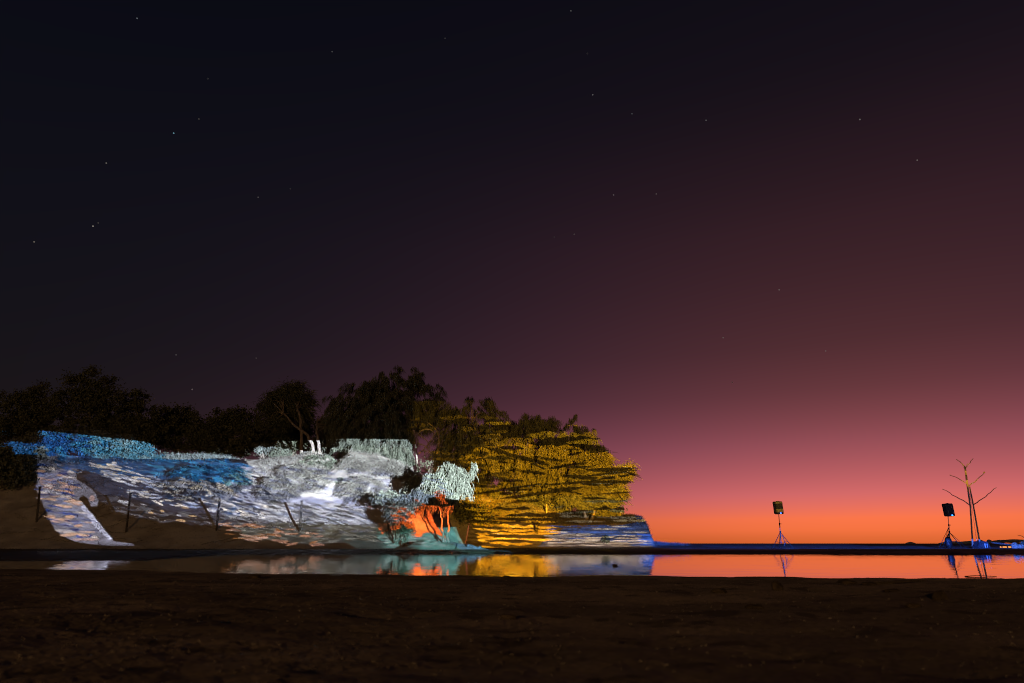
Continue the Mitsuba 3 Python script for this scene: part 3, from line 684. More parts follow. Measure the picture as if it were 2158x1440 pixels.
bt = thing('bare_tree', 'leafless tree with thin twisted limbs crossing the gap of purple sky', 'tree')
for k, pl in enumerate([[(882, 1000), (878, 960), (876, 925), (888, 908), (905, 905), (918, 915)], [(878, 960), (895, 945), (910, 925), (920, 908)], [(880, 935), (895, 940), (912, 958), (930, 962)], [(882, 915), (900, 930), (905, 950), (890, 965)], [(920, 960), (925, 930), (918, 905), (900, 890)]]):
    c = curve([at(a, b, 44.0 + .1 * k) for a, b in pl], 16)
    part(bt, 'trunk' if k == 0 else 'limb', tube(c, np.linspace(.07 if k == 0 else .04, .015, len(c)), 6), 'm_bark', smooth=True)

# ------------------------------------------------------------------ shrubs and grass mounds
def shrub(name, label, bl, n, per, seed, leaf='m_leaf', size=.13, spread=.3, group=None, kind='leaf'):
    r = np.random.default_rng(seed)
    t = thing(name, label, 'shrub', group)
    blobs = blobs_px(bl)
    c = in_blobs(blobs, n, r)
    c = c[c[:, 2] > H(c[:, 0], c[:, 1]) - .1]
    foot = blobs[0][0].copy(); foot[2] = float(H(foot[0], foot[1])) - .05
    st = [tube(curve([foot + r.normal(size=3) * [.1, .1, 0], (foot + q) / 2 + r.normal(size=3) * .08, q], 6), np.linspace(.022, .006, 7), 5) for q in c[r.choice(len(c), min(14, len(c)), replace=False)]]
    part(t, 'stems', join(st), 'm_bark')
    base = np.repeat(c, per, 0)
    off = r.normal(size=base.shape) * spread * .5
    if kind == 'leaf':
        m = leaves(base + off, size, r)
    else:
        m = strands(base + off, unit(off) + [0, 0, .2] + r.normal(size=off.shape) * .4, size * 2.2, .03, .2, r)
    part(t, 'foliage', m, leaf)


HEDGE = 'shrubs along the top of the dune'
shrub('coastal_shrub', 'small blue lit shrub at the left end of the crest', [(50, 942, 28, 12, 42.5), (30, 940, 16, 10, 42.5)], 60, 40, 1, 'm_grey_leaf', group=HEDGE)
shrub('coastal_shrub', 'deep blue lit shrub at the highest part of the hedge on the crest', [(110, 934, 34, 25, 43), (135, 932, 30, 24, 43), (90, 925, 18, 18, 43)], 170, 40, 2, 'm_grey_leaf', group=HEDGE)
shrub('coastal_shrub', 'turquoise lit shrub in the middle of the hedge with a pale forked stem', [(180, 934, 36, 24, 43), (215, 936, 32, 22, 43)], 180, 40, 3, 'm_grey_leaf', group=HEDGE)
shrub('coastal_shrub', 'pale silvery blue shrub at the right end of the hedge on the crest', [(262, 943, 34, 20, 43), (300, 952, 24, 14, 43)], 150, 40, 4, 'm_grey_leaf', group=HEDGE)
shrub('coastal_shrub', 'small white lit shrub standing out against the dark trees on the crest', [(556, 946, 18, 6, 42.5), (572, 951, 12, 6, 42.5)], 36, 34, 5, 'm_grey_leaf', size=.12, spread=.24)
shrub('coastal_shrub', 'yellow green shrub on the crest left of the windswept tree', [(596, 953, 20, 9, 42), (588, 958, 14, 7, 42)], 60, 38, 6, size=.11, spread=.24)
shrub('coastal_shrub', 'orange red lit bush beside the last fence post', [(838, 1084, 18, 14, 33.9), (858, 1076, 16, 10, 34.1), (824, 1080, 10, 10, 33.9)], 90, 34, 7, size=.11, spread=.22)
shrub('coastal_shrub', 'dark bush low in the orange light near the last fence post', [(852, 1112, 14, 8, 33.6), (862, 1115, 8, 6, 33.6)], 46, 34, 8, size=.10, spread=.2)
shrub('coastal_shrub', 'small teal bush with a dark lower half on the slope, left of the weeping she-oak', [(872, 1030, 18, 20, 37), (888, 1045, 18, 14, 36.5), (862, 1046, 20, 10, 36.5)], 130, 40, 9, size=.12, spread=.25)
shrub('coastal_shrub', 'low leafy shrub over the orange bush, under the weeping she-oak', [(860, 1056, 30, 9, 34.6), (815, 1050, 26, 8, 34.8), (900, 1056, 22, 8, 34.4)], 120, 34, 10, size=.11, spread=.25)
shrub('coastal_shrub', 'dark brown shrub in shadow between the dune and the golden trees', [(908, 985, 20, 30, 43.5), (940, 1000, 26, 40, 44), (882, 1010, 14, 12, 43)], 64, 30, 11, leaf='m_broad_leaf', spread=.7)
shrub('coastal_shrub', 'low dark shrub at the foot of the golden bank behind the bare trunks', [(980, 1078, 26, 18, 40), (1012, 1090, 26, 12, 41), (962, 1095, 16, 14, 39)], 90, 34, 12, leaf='m_broad_leaf', size=.14, spread=.55)
shrub('coastal_shrub', 'bushy shrub under the middle headland trees', [(1150, 1050, 34, 18, 47.5), (1185, 1062, 30, 14, 47.5), (1120, 1050, 24, 14, 48)], 200, 40, 13, size=.15)
shrub('coastal_shrub', 'low grey green shrub right of the forked headland tree', [(1285, 1078, 24, 9, 46.6), (1262, 1080, 22, 8, 46.4)], 120, 36, 14, size=.13)
shrub('coastal_shrub', 'small dark shrub at the foot of the blue lit cliff', [(1275, 1138, 7, 5, 42.6)], 26, 36, 15, leaf='m_broad_leaf', size=.09, spread=.15)
shrub('coastal_shrub', 'tall dark shrub at the far left end of the dune slope', [(20, 985, 50, 35, 38), (40, 960, 45, 22, 40)], 260, 40, 16, leaf='m_broad_leaf', size=.16)


def mound(label, px, py, rxpx, hpx, seed, n=2600, lean=(0, 0), leaf='m_straw', length=.42, group='grass mounds on the dune face'):
    """A hummock overgrown with drooping grass; (px, py) is its middle."""
    r = np.random.default_rng(seed)
    g = ground(px, py + hpx * .55)
    s = g[1] / FPX
    rx, h = rxpx * s * .88, hpx * s
    t = thing('grass_mound', label, 'grass mound', group)
    nu, nv = 36, 14
    A, B = np.meshgrid(np.linspace(0, 2 * np.pi, nu, endpoint=False), np.linspace(0, 1, nv), indexing='ij')
    rr = np.sin(B * np.pi / 2)
    x = g[0] + rx * rr * np.cos(A); y = g[1] + .15 + rx * .75 * rr * np.sin(A)
    k = 1 + .35 * (nfbm(np.stack([x * 1.6, y * 1.6, x * 0 + seed], -1), 3, 5) - .5)
    top = g[2] + h * .42
    z = (H(x, y) - .12) * rr ** 2 + (1 - rr ** 2) * top * 1.0 + h * .34 * np.cos(B * np.pi / 2) * k
    v = np.stack([x, y, z], -1).reshape(-1, 3)
    i, j = np.meshgrid(np.arange(nu), np.arange(nv - 1), indexing='ij')
    a, b = i * nv + j, ((i + 1) % nu) * nv + j
    q = np.stack([a, a + 1, b + 1, b], -1).reshape(-1, 4)
    part(t, 'hummock', (v, np.vstack([q[:, [0, 1, 2]], q[:, [0, 2, 3]]])), 'm_straw', smooth=True)
    m = trimesh.Trimesh(v, np.vstack([q[:, [0, 1, 2]], q[:, [0, 2, 3]]]), process=False)
    m.fix_normals()
    np.random.seed(seed)
    tufts = max(8, n // 60)
    p, fi = trimesh.sample.sample_surface(m, tufts, seed=seed)
    nn = m.face_normals[fi]
    nn = nn * np.sign(nn[:, 2:] + 1e-6)
    out = unit((p - [g[0], g[1], top]) * [1, 1, 0])
    p = np.repeat(np.asarray(p), 90, 0)
    d = unit(np.repeat(nn * .55 + out * .45 + [0, 0, .1], 90, 0) + r.normal(size=p.shape) * .50)
    p = p + r.normal(size=p.shape) * [.07, .07, .03]
    part(t, 'grass', strands(p, d, length * 1.25, .024, .55, r), leaf)


mound('wide bright blue lit grass mound below the crest on the left', 430, 992, 88, 44, 31, 5200)
mound('small tussock at the lower edge of the blue mound', 416, 1018, 16, 14, 32, 700, length=.3)
mound('shaggy tussock with hanging blades right of the blue mound', 490, 1010, 34, 30, 33, 1700)
mound('broad greyish grass mound with a brown left edge, above the second clear fence post', 592, 1012, 52, 40, 34, 3200)
mound('grass covered hump on the crest under the windswept tree', 672, 966, 46, 24, 35, 3000, leaf='m_leaf', length=.25)
mound('small round grass clump on the bright sand, upper one of two', 666, 990, 17, 18, 36, 1000)
mound('small round grass clump with a dark left side, lower one of two', 672, 1014, 20, 20, 37, 1100)
mound('low grey grass mound left of the two small clumps', 625, 988, 40, 24, 38, 2200)
mound('large domed mound in the middle of the bright sand, darkest on top', 764, 1018, 52, 42, 39, 4200)
mound('steep straw coloured hummock right of the notch in the crest', 746, 970, 28, 32, 40, 2000)
mound('low green tuft left of the domed mound', 716, 1012, 9, 12, 41, 400, leaf='m_leaf', length=.25)
mound('long grassy shoulder sloping down right from the notch', 812, 978, 52, 22, 42, 2600)
mound('grass tuft on the left part of the crest, above the pale strip of light', 88, 962, 34, 18, 43, 1500)
mound('little tuft on top of the pale strip of light', 108, 984, 18, 10, 44, 600, length=.25)
mound('grass covered knoll on the golden bank', 1085, 1072, 55, 20, 45, 2600, length=.35)
mound('rounded grassy cap at the seaward end of the headland', 1322, 1094, 38, 10, 46, 2000, length=.25)


# loose grass on the crest and slopes, and dry runners lying on the sand
def scatter(n, seed, xr, yr, keep):
    r = np.random.default_rng(seed)
    x, y = r.uniform(*xr, n), r.uniform(*yr, n)
    ok = r.random(n) < keep(x, y)
    x, y = x[ok], y[ok]
    return np.stack([x, y, H(x, y) - .02], -1), r


p, r = scatter(52000, 51, (-30, -6), (33.6, 47), lambda x, y: np.clip(1.6 * (fb(x, y, .55, 3, 52) - .56) * 6, 0, 1) * sst((y - 36) / 5) + .9 * ((y > 41.0) & (x < -17) & (x > -24.5)))
whole('crest_grass', strands(p, np.array([.1, 0, 1.0]) + r.normal(size=p.shape) * .45, .30, .022, .15, r), 'm_straw', label='wiry grass growing on the crest and face of the dune', category='grass', kind='stuff')
p, r = scatter(5000, 58, (-23.6, -17.2), (41.2, 44), lambda x, y: .8 + 0 * x)
whole('tall_grass', strands(p, np.array([.12, 0, 1.0]) + r.normal(size=p.shape) * .32, .36, .024, .12, r), 'm_grey_leaf', label='tall green grass on the crest between the blue hedge and the white shrub', category='grass', kind='stuff')
p, r = scatter(42000, 53, (-3, 11), (42.5, 52), lambda x, y: np.clip((fb(x, y, .6, 3, 54) - .35) * 5, 0, 1) * sst((y - 43.2) / 1.2))
whole('headland_grass', strands(p, np.array([.15, 0, 1.0]) + r.normal(size=p.shape) * .5, .26, .024, .2, r), 'm_straw', label='dry grass growing on the bank and top of the headland', category='grass', kind='stuff')
r = np.random.default_rng(55)
runs = []
for k in range(230):
    x, y = r.uniform(-25, -4.5), r.uniform(34, 41)
    a = r.uniform(-.9, .9) + (np.pi if r.random() < .5 else 0)
    n = 9
    L = r.uniform(.5, 1.8)
    s = np.linspace(0, L, n)
    w = np.cumsum(r.normal(size=n) * .05)
    xs, ys = x + s * math.cos(a) - w * math.sin(a), y + s * math.sin(a) * .6 + w
    runs.append(tube(np.stack([xs, ys, H(xs, ys) + .01 + .03 * r.random(n)], -1), .010, 4, False))
whole('beach_runners', join(runs), 'm_straw', label='dry creeping runners and twigs strewn over the dune face', category='dune plants', kind='stuff')

# ------------------------------------------------------------------ fence posts
POSTS = [((78, 1101), (84, 1026), .055, 'weathered fence post standing left of the pale strip of light'),
         ((266, 1122), (275, 1040), .05, 'dark fence post in the shadowed brown sand, second from the left'),
         ((456, 1118), (464, 1046), .055, 'fence post below the blue mound with its long shadow to the left'),
         ((632, 1120), (636, 1056), .055, 'fence post below the broad grey mound, fourth from the left'),
         ((816, 1126), (823, 1058), .06, 'last fence post of the dune, against the orange bush')]
for k, (b, tp, rad, label) in enumerate(POSTS):
    g = ground(*b)
    top = at(tp[0], tp[1], g[1] + .0)
    t = thing('fence_post', label, 'fence post', 'posts of the old dune fence')
    part(t, 'shaft', tube([g - [0, 0, .25], (g + top) / 2, top], [rad, rad * .97, rad * .92], 9), 'm_post')
    c = top - [0, 0, .03]
    part(t, 'cap', moved(rbox(rad * 2.15, rad * 2.15, .05, .012), top - [0, 0, .01]), 'm_post')
for b, tp, wd, label in [((1131, 1122), (1133, 1098), .16, 'broad dark post standing in front of the golden ledges'),
                         ((1152, 1082), (1153, 1063), .11, 'short banded marker post on the golden bank'),
                         ((1221, 1087), (1220, 1077), .10, 'small pale marker left of the forked tree'),
                         ((1256, 1087), (1256, 1075), .09, 'small pale marker right of the forked tree'),
                         ((1329, 1091), (1329, 1085), .10, 'tiny dark stump on top of the headland')]:
    g = ground(*b)
    top = at(tp[0], tp[1], g[1])
    hgt = max(top[2] - g[2], .15)
    whole('marker_post', moved(rbox(wd, wd, hgt + .2, .015), [g[0], g[1], g[2] + hgt / 2 - .1]), 'm_pale_wood' if 'pale' in label or 'banded' in label else 'm_post', label, 'post', 'posts on the headland')
# ------------------------------------------------------------------ loudspeakers on tripod stands across the water
def box_between(t, name, c, sx, sy, sz, tilt, mat, ch=.02, **kw):
    return part(t, name, moved(rbox(sx, sy, sz, ch), c, ry=tilt[0], rx=tilt[1], rz=tilt[2]), mat, **kw)


def loudspeaker(label, c, tilt, led):
    t = thing('loudspeaker', label, 'loudspeaker', 'loudspeakers on tripods')
    rot = trimesh.transformations.euler_matrix(math.radians(tilt[1]), math.radians(tilt[0]), math.radians(tilt[2]), 'sxyz')[:3, :3]
    put = lambda m, o: (np.asarray(m[0]) @ rot.T + c + rot @ np.asarray(o, float), m[1])
    part(t, 'cabinet', put(rbox(.39, .36, .63, .035), (0, 0, 0)), 'm_black')
    part(t, 'grille', put(rbox(.34, .02, .50, .008), (0, -.184, .035)), 'm_grille')
    for dz in (.16, -.10):
        a = np.linspace(0, 2 * np.pi, 25)
        rr = .09 if dz > 0 else .14
        part(t, 'driver_ring', put(tube(np.stack([np.cos(a) * rr, a * 0, np.sin(a) * rr], -1), .008, 6, False), (0, -.197, dz)), 'm_steel')
    part(t, 'handle', put(rbox(.14, .03, .03, .01), (0, 0, .325)), 'm_steel')
    bulb = trimesh.creation.icosphere(2, .038)
    part(t, 'lamp', put((bulb.vertices, bulb.faces), (.02, -.20, -.265)), 'm_white', emitter={'type': 'area', 'radiance': rgb(*led), 'sampling_weight': .4})
    return t


def tripod(label, base, top, spread, knee, guys=False):
    t = thing('tripod_stand', label, 'stand', 'tripod stands on the sand bar')
    ax = unit(top - base)
    hub = base + ax * knee
    part(t, 'pole', tube([base + ax * .22, hub, hub + (top - hub) * .45], .024, 8), 'm_steel')
    part(t, 'upper_pole', tube([hub + (top - hub) * .4, top], .017, 8), 'm_steel')
    part(t, 'collar', tube([hub - ax * .06, hub + ax * .06], .040, 10), 'm_black')
    k = hub + (top - hub) * .45
    part(t, 'clamp', tube([k - ax * .05, k + ax * .04], .032, 10), 'm_black')
    part(t, 'knob', tube([k, k + np.array([.09, -.03, 0])], .014, 8), 'm_black')
    for a in (200, -25, 85):
        a = math.radians(a)
        f = base + np.array([spread * math.cos(a), spread * .8 * math.sin(a), 0]); f[2] = float(H(f[0], f[1])) - .01
        part(t, 'leg', tube([hub, f], .017, 7), 'm_black')
        m = (hub * .45 + f * .55)
        part(t, 'brace', tube([m, base + ax * (.26)], .011, 6), 'm_black')
    if guys:
        for dx, dz in ((-.62, .62), (-.45, .5)):
            e = base + np.array([dx, -.12 + dz * .1, 0]); e[2] = float(H(e[0], e[1]))
            part(t, 'strap', tube([hub + (top - hub) * .34, e], .011, 5), 'm_black')
        e = base + np.array([.78, -.1, 0]); e[2] = float(H(e[0], e[1]))
        part(t, 'strap', tube([hub, e], .011, 5), 'm_black')
    return t, hub


YA = 36.0
bA, tA = at(1647, 1154, YA), at(1641, 1083, YA); bA[2] = float(H(bA[0], YA))
tripod('tripod stand with splayed legs holding the left loudspeaker', bA, tA, .58, .78)
loudspeaker('loudspeaker on the left stand, with blue lamp and dark cabinet', at(1639, 1070.5, YA) + [0, -.06, 0], (-3.5, 4, 0), (.05, .5, 3.4))
hA = bA + (tA - bA) * .36
whole('hanging_cable', tube(curve([hA + [.03, -.05, .03], hA + [.10, -.06, -.08], hA + [.15, -.05, -.28], hA + [.22, -.05, -.42], hA + [.17, -.05, -.33], hA + [.10, -.05, -.5]], 20), .018, 6), 'm_black', 'bundled black cable hanging from the left tripod', 'cable')
bB, tB = at(2003, 1154, YA), at(1998, 1089, YA); bB[2] = float(H(bB[0], YA))
tripod('tripod stand with extra straps holding the right loudspeaker', bB, tB, .55, .78, True)
loudspeaker('loudspeaker on the right stand, lit blue by its bright lamp', at(1997, 1075, YA) + [0, -.06, 0], (-5, 4, 0), (.10, 1.0, 6.0))
sb = trimesh.creation.icosphere(4, 1.0)
v = sb.vertices * [.16, .13, .29]
v[:, 2] += .05 * np.abs(v[:, 0]) / .2
v = v * (1 + .25 * (nfbm(sb.vertices * 2.3, 3, 60) - .5)[:, None])
bag = at(1995, 1143, YA) + [0, -.16, 0]
bg = thing('ballast_bag', 'lumpy black ballast bag slung between the legs of the right tripod', 'bag')
part(bg, 'sack', (v + bag + [0, 0, -.02], sb.faces), 'm_black', smooth=True)
part(bg, 'strap', tube(curve([bag + [-.03, 0, .22], bag + [.05, .05, .36], bB + (tB - bB) * .36], 8), .016, 6), 'm_black')

# ------------------------------------------------------------------ tree of leaning poles (an artwork on the sand bar)
YP = 36.5
st = thing('pole_tree', 'tall tree shape of two leaning pale poles with three pairs of rising side branches', 'sculpture')
P = lambda x, y, dy=0: at(x, y, YP + dy)
p0, p1 = P(2049, 1152), P(2066, 1152)
p0[2] = min(p0[2], float(H(p0[0], YP)) - .1); p1[2] = min(p1[2], float(H(p1[0], YP)) - .1)
part(st, 'pole', tube([p0, P(2045, 1070), P(2037, 1010), P(2033.5, 984)], [.040, .038, .046, .042], 9), 'm_pale_wood')
part(st, 'pole', tube([p1, P(2052, 1070, .14), P(2043, 1024, .14)], [.042, .037, .030], 9), 'm_pale_wood')
for pts, r0 in (([(2034, 985), (2027, 977), (2015, 968)], .038), ([(2035, 985), (2042, 977), (2051, 966.5)], .034), ([(2038, 1021), (2024, 1011), (2002, 1002)], .034), ([(2041, 1023), (2056, 1013), (2074, 996)], .036), ([(2045, 1066), (2016, 1046), (1986, 1031)], .036), ([(2051, 1064), (2076, 1046), (2100, 1028)], .034)):
    c = curve([P(a, b, .03) for a, b in pts], 8)
    c[1:-1] += np.random.default_rng(pts[-1][0]).normal(size=(len(c) - 2, 3)) * .022
    part(st, 'branch', tube(c, np.linspace(r0 * .78, r0 * .40, len(c)), 7), 'm_pale_wood')
for a, b, r0 in ((2074, 996, .05), (2033, 986, .05), (2002.5, 1001.5, .03)):
    m = trimesh.creation.icosphere(2, r0)
    part(st, 'joint', (m.vertices * [1, 1, .8] + P(a, b), m.faces), 'm_pale_wood', smooth=True)
part(st, 'guy_rope', tube([P(2044, 1040, .1), P(2059, 1146, .05)], .009, 5), 'm_white')

# ------------------------------------------------------------------ things lying on the sand bar at the right edge
YE = 36.0
e = at(2067, 1148, YE)
zg = float(H(e[0], e[1]))
hh = at(2067, 1140, YE)[2] - zg
w = 13 / FPX * YE
ec = thing('equipment_case', 'covered equipment case at the foot of the pole tree, catching blue light', 'case')
m = trimesh.Trimesh(vertices=np.array([[-w, -.25, 0], [w, -.25, 0], [w, .25, 0], [-w, .25, 0], [-w * .5, -.2, hh], [w * .72, -.2, hh], [w * .72, .2, hh], [-w * .5, .2, hh]])).convex_hull.subdivide().subdivide().subdivide()
v = m.vertices + (np.stack([nnoise(m.vertices * 9, s) for s in (1, 2, 3)], -1) - .5) * .05
part(ec, 'cover', (v + [e[0], e[1], zg - .03], m.faces), 'm_case', smooth=40)
part(ec, 'added_glint_panel', moved(rbox(.05, .03, hh * .55, .006), [e[0] + w * .08, e[1] - .275, zg + hh * .36]), 'm_white')  # white strips added to stand in for the bright blue streaks of light
part(ec, 'added_glint_panel', moved(rbox(.03, .03, hh * .5, .006), [e[0] + w * .40, e[1] - .275, zg + hh * .36]), 'm_white')
q = at(2055, 1146, 36.8)
bn = thing('cloth_bundle', 'small red and white cloth bundle between the two poles', 'cloth')
m = trimesh.creation.icosphere(3, .09)
part(bn, 'cloth', (m.vertices * [1.2, .8, .7] * (1 + .5 * (nfbm(m.vertices * 12, 3, 61) - .5)[:, None]) + [q[0], q[1], float(H(q[0], q[1])) + .11], m.faces), matte(.45, .10, .10), smooth=True)
part(bn, 'white_cloth', (m.vertices * [.6, .6, .6] * (1 + .5 * (nfbm(m.vertices * 12, 3, 62) - .5)[:, None]) + [q[0] - .06, q[1] - .05, float(H(q[0], q[1])) + .19], m.faces), matte(.6, .55, .6), smooth=True)
lg = [at(2083, 1141.5, 40), at(2088, 1140.5, 40), at(2096, 1143.5, 40), at(2112, 1146, 40), at(2134, 1148.5, 40)]
for q in lg: q[1] += .1
whole('driftwood_log', tube(curve(lg, 14), np.r_[.03, .075, .085, .08, np.linspace(.07, .04, 9)][:len(curve(lg, 14))] if len(curve(lg, 14)) == 13 else .06, 8), 'm_grey_wood', 'long bleached driftwood log lying on the bar beyond the lights', 'driftwood', smooth=True)
stl = thing('light_strip', 'low strip of three glowing amber lamps on the sand near the right edge', 'lamp')
for a, b in ((2107.5, 2110.5), (2113, 2122), (2124.5, 2131)):
    q0, q1 = at(a, 1154, 36), at(b, 1153.5, 36)
    c = (q0 + q1) / 2
    part(stl, 'lamp', moved(rbox(q1[0] - q0[0], .05, .085, .02), c + [0, 0, .01]), 'm_black', emitter={'type': 'area', 'radiance': rgb(1.0, .36, .03), 'sampling_weight': .2})
q0, q1 = at(2105, 1157, 36), at(2133, 1156.5, 36)
part(stl, 'base', moved(rbox(q1[0] - q0[0], .10, .10, .02), (q0 + q1) / 2 + [0, .02, -.01]), 'm_black')


def rock(name, label, c, s, seed, mat='m_rock', cat='rock', group=None, rough=.55):
    m = trimesh.creation.icosphere(3, 1.0)
    k = 1 + rough * (nfbm(m.vertices * 1.7 + seed * 3.1, 4, seed) - .5)
    v = m.vertices * k[:, None] * np.asarray(s) + np.asarray(c)
    return whole(name, (v, m.faces), mat, label, cat, group, smooth=35)


q = at(2139, 1152, 35.8); rock('rock', 'round dark rock beside the amber lamps', [q[0], q[1], float(H(q[0], q[1])) + .08], (.16, .14, .20), 71)
q = at(2150, 1152, 35.8); rock('rock', 'low blue lit rock at the right edge of the bar', [q[0], q[1], float(H(q[0], q[1])) + .05], (.22, .16, .16), 72)
sh = thing('beach_bush', 'dark bush with a thin bare twig at the right edge of the bar', 'shrub')
r = np.random.default_rng(73)
q = at(2166, 1147, 37.5); q[2] = float(H(q[0], q[1]))
pp = q + [0, 0, .12] + unit(r.normal(size=(900, 3))) * [.42, .3, .28] * r.random((900, 1)) ** .4
part(sh, 'foliage', leaves(pp[pp[:, 2] > q[2]], .09, r), 'm_broad_leaf')
part(sh, 'twig', tube(curve([q, at(2158, 1133, 37.5), at(2145, 1128, 37.5)], 8), np.linspace(.02, .012, 9), 5), 'm_bark')
# breaking surf far beyond the bar, right edge
sf = []
r = np.random.default_rng(74)
for k in range(26):
    x0 = r.uniform(58, 96); y0 = r.uniform(100, 118)
    n = 12
    xs = np.linspace(0, r.uniform(2, 9), n) + x0
    sf.append(tube(np.stack([xs, y0 + .3 * np.sin(xs), -.3 + 1.25 * np.sin(np.linspace(.1, 3.0, n)) * r.uniform(.5, 1.0)], -1), .20 * np.sin(np.linspace(.2, 2.9, n)) + .03, 6))
whole('surf', join(sf), 'm_foam', 'white line of breaking surf beyond the sand bar', 'surf', kind='stuff', smooth=True)

# ------------------------------------------------------------------ driftwood, rocks and clods
q0, q1, q2, q3 = at(985, 1158, 31.0), at(998, 1158, 30.8), at(1006, 1156.5, 30.7), at(1013, 1152.5, 30.6)
for q in (q0, q1): q[2] = max(q[2], float(H(q[0], q[1])) + .03)
whole('driftwood_log', tube(curve([q0, q1, q2, q3], 12), np.linspace(.09, .055, 13), 9), 'm_grey_wood', 'short driftwood log with an upturned end at the tip of the teal sand spit', 'driftwood', smooth=True)


def near_at(px, py):
    """The point of the near sand seen at (px, py)."""
    ys = np.linspace(1.8, 12, 3000)
    p = np.array([at(px, py, y) for y in ys])
    hit = np.nonzero(p[:, 2] <= H(p[:, 0], p[:, 1]))[0]
    return p[hit[0]] if len(hit) else p[-1]


NEAR = 'clods and stones on the near sand'
for k, (px, py, w, h, label) in enumerate([(1638, 1236, 11, 12, 'pointed dark clod of weed on the near sand below the left tripod'), (1785, 1226, 18, 5, 'flat dark clump of weed at the near edge of the water'),
                                           (1831, 1230, 14, 3.5, 'thin dark clump of weed right of the flat clump'), (1982, 1256, 15, 11, 'rounded dark stone on the near sand below the right tripod'),
                                           (1516, 1245, 15, 6, 'low dark clod on the near sand left of the pointed clod'), (1880, 1244, 15, 3.5, 'faint flat clod on the near sand left of the rounded stone'),
                                           (1067, 1217, 10, 4, 'small dark clod on the near sand below the gold reflection'), (536, 1216, 13, 5, 'low clod on the near sand below the white reflection'),
                                           (1296, 1196, 5, 3, 'tiny dark stone standing in the water under the blue reflection'), (1070, 1300, 16, 6, 'flat dark patch of weed in the middle of the near sand'),
                                           (1925, 1276, 14, 5, 'small flat stone low on the near sand at the right'), (1590, 1278, 17, 5, 'flat clod half buried in the near sand')]):
    g = near_at(px, py + h * .7)
    s = g[1] / FPX
    rock('sand_clod', label, [g[0], g[1], max(g[2], 0) + h * s * .35], (w * s, w * s * .8, h * s * 1.1), 80 + k, 'm_dark_clod', 'clod', NEAR, .9)
g0, g1 = near_at(1840, 1232), near_at(1950, 1228)
whole('driftwood_stick', tube(curve([g0 + [0, 0, .006], (g0 + g1) / 2 + [0, 0, .012], g1 + [0, 0, .015]], 10), np.linspace(.014, .006, 11), 6), 'm_dark_clod', 'thin dark stick lying along the near edge of the water', 'driftwood', smooth=True)
g0, g1 = at(2022, 1214, 8.3), at(2088, 1215, 8.3)
whole('driftwood_stick', tube(curve([[g0[0], 8.2, .004], [(g0[0] + g1[0]) / 2, 8.25, .010], [g1[0], 8.2, .003]], 10), np.linspace(.006, .003, 11), 6), 'm_dark_clod', 'thin dark stick floating in the orange reflection', 'driftwood', smooth=True)

r = np.random.default_rng(90)
x, y = r.uniform(-6.5, 6.5, 5200), 1.9 + 6.0 * r.random(5200) ** 1.3
k = np.abs(x) < y * .85
p = np.stack([x[k], y[k], H(x[k], y[k]) + .002], -1)
p = p[p[:, 2] > .01]
octa = np.array([[1.6, 0, 0], [-1.5, .3, 0], [0, 1.2, .1], [.2, -1.1, 0], [0, .1, .7], [0, 0, -.6]])
octf = np.array([[0, 2, 4], [2, 1, 4], [1, 3, 4], [3, 0, 4], [2, 0, 5], [1, 2, 5], [3, 1, 5], [0, 3, 5]])
n = len(p)
a, s_ = r.uniform(0, 6.28, n)[:, None], r.uniform(.002, .0055, n)[:, None, None]
q = octa * (1 + .5 * r.normal(size=(n, 6, 1))).clip(.4, 1.8)
q = np.stack([q[..., 0] * np.cos(a) - q[..., 1] * np.sin(a), q[..., 0] * np.sin(a) + q[..., 1] * np.cos(a), q[..., 2]], -1) * s_ + p[:, None]
whole('beach_litter', (q.reshape(-1, 3), (octf + np.arange(n)[:, None, None] * 6).reshape(-1, 3)), 'm_grey_wood', label='shell grit and small bits of driftwood strewn over the near sand', category='beach litter', kind='stuff')

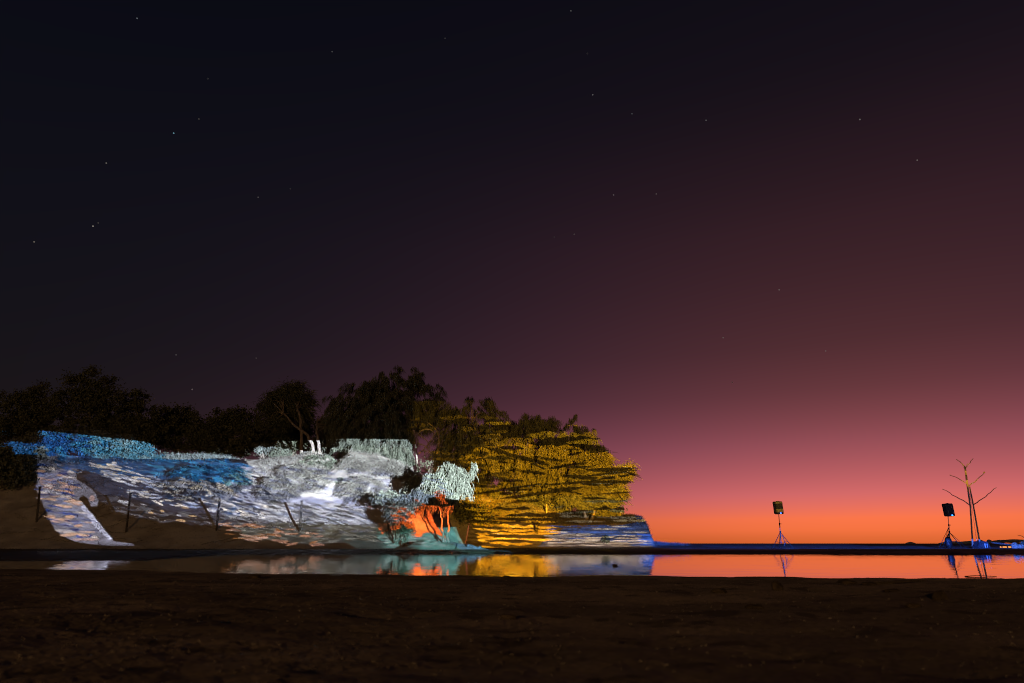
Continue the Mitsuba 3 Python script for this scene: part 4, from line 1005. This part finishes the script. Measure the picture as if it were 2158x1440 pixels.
# ------------------------------------------------------------------ stars
STARS = [(366, 281, .9, (.35, .8, 1)), (196, 477, .75, (1, .9, .75)), (72, 510, .45, (1, .85, .7)), (224, 344, .4, (1, .9, .8)), (289, 39, .4, (.8, .9, 1)), (419, 251, .22, (1, .9, .8)), (438, 166, .15, (1, 1, 1)), (207, 470, .2, (1, .9, .8)),
         (544, 416, .3, (1, .9, .9)), (612, 398, .15, (1, 1, 1)), (371, 748, .25, (1, .9, .9)), (540, 755, .22, (1, .8, .8)), (405, 821, .45, (1, .8, .8)), (1203, 23, .3, (1, 1, 1)), (1249, 200, .45, (1, 1, 1)), (1238, 113, .2, (1, 1, 1)),
         (1332, 240, .3, (.9, .95, 1)), (1293, 411, .4, (1, .9, .9)), (1383, 409, .3, (1, .8, .8)), (1210, 494, .25, (1, .8, .8)), (1168, 500, .15, (1, .8, .8)), (1488, 254, .35, (1, 1, 1)), (1812, 252, .5, (1, .95, .9)), (1933, 338, .4, (1, .85, .8)), (1642, 611, .45, (1, .8, .75)), (1524, 712, .4, (1, .8, .75)), (1740, 740, .4, (1, .75, .7)), (938, 81, .15, (1, 1, 1)), (1543, 806, .2, (1, .7, .6)), (700, 109, .25, (1, 1, 1))]
ico = trimesh.creation.icosphere(1, 1.0)
for k, (px, py, b, col) in enumerate(STARS):
    d = at(px, py, 1.0) - [0, 0, HC]
    c = d / np.linalg.norm(d) * 9000 + [0, 0, HC]
    label = {0: 'bluish star, brightest of the sky, high on the left', 1: 'second brightest star, pale yellow, low on the left'}.get(k, 'faint star in the night sky')
    key = thing('star', label, 'star', 'faint stars in the night sky' if k > 1 else None)
    scene[key] = mikit.ply((ico.vertices * 7.5 + c, ico.faces), 'm_black', smooth=False, emitter={'type': 'area', 'radiance': rgb(*(np.array(col) * b ** 1.3 * .40)), 'sampling_weight': .0001})

# ------------------------------------------------------------------ the projectors themselves
projector('slide projector on three legs aimed at the dune, the left one of two', PROJECTOR_A, AXIS_A, POWER_A, [(c, ragged(p, a, k) if a else Polygon(p).buffer(0)) for k, (c, p, a) in enumerate(FILM_A)] + EXTRA_A, APERTURE_A, HALF_A)
projector('slide projector on three legs aimed at the headland, the right one of two', PROJECTOR_B, AXIS_B, POWER_B, [(c, ragged(p, a, 500 + k) if a else Polygon(p).buffer(0)) for k, (c, p, a) in enumerate(FILM_B)] + EXTRA_B, APERTURE_B, HALF_B)
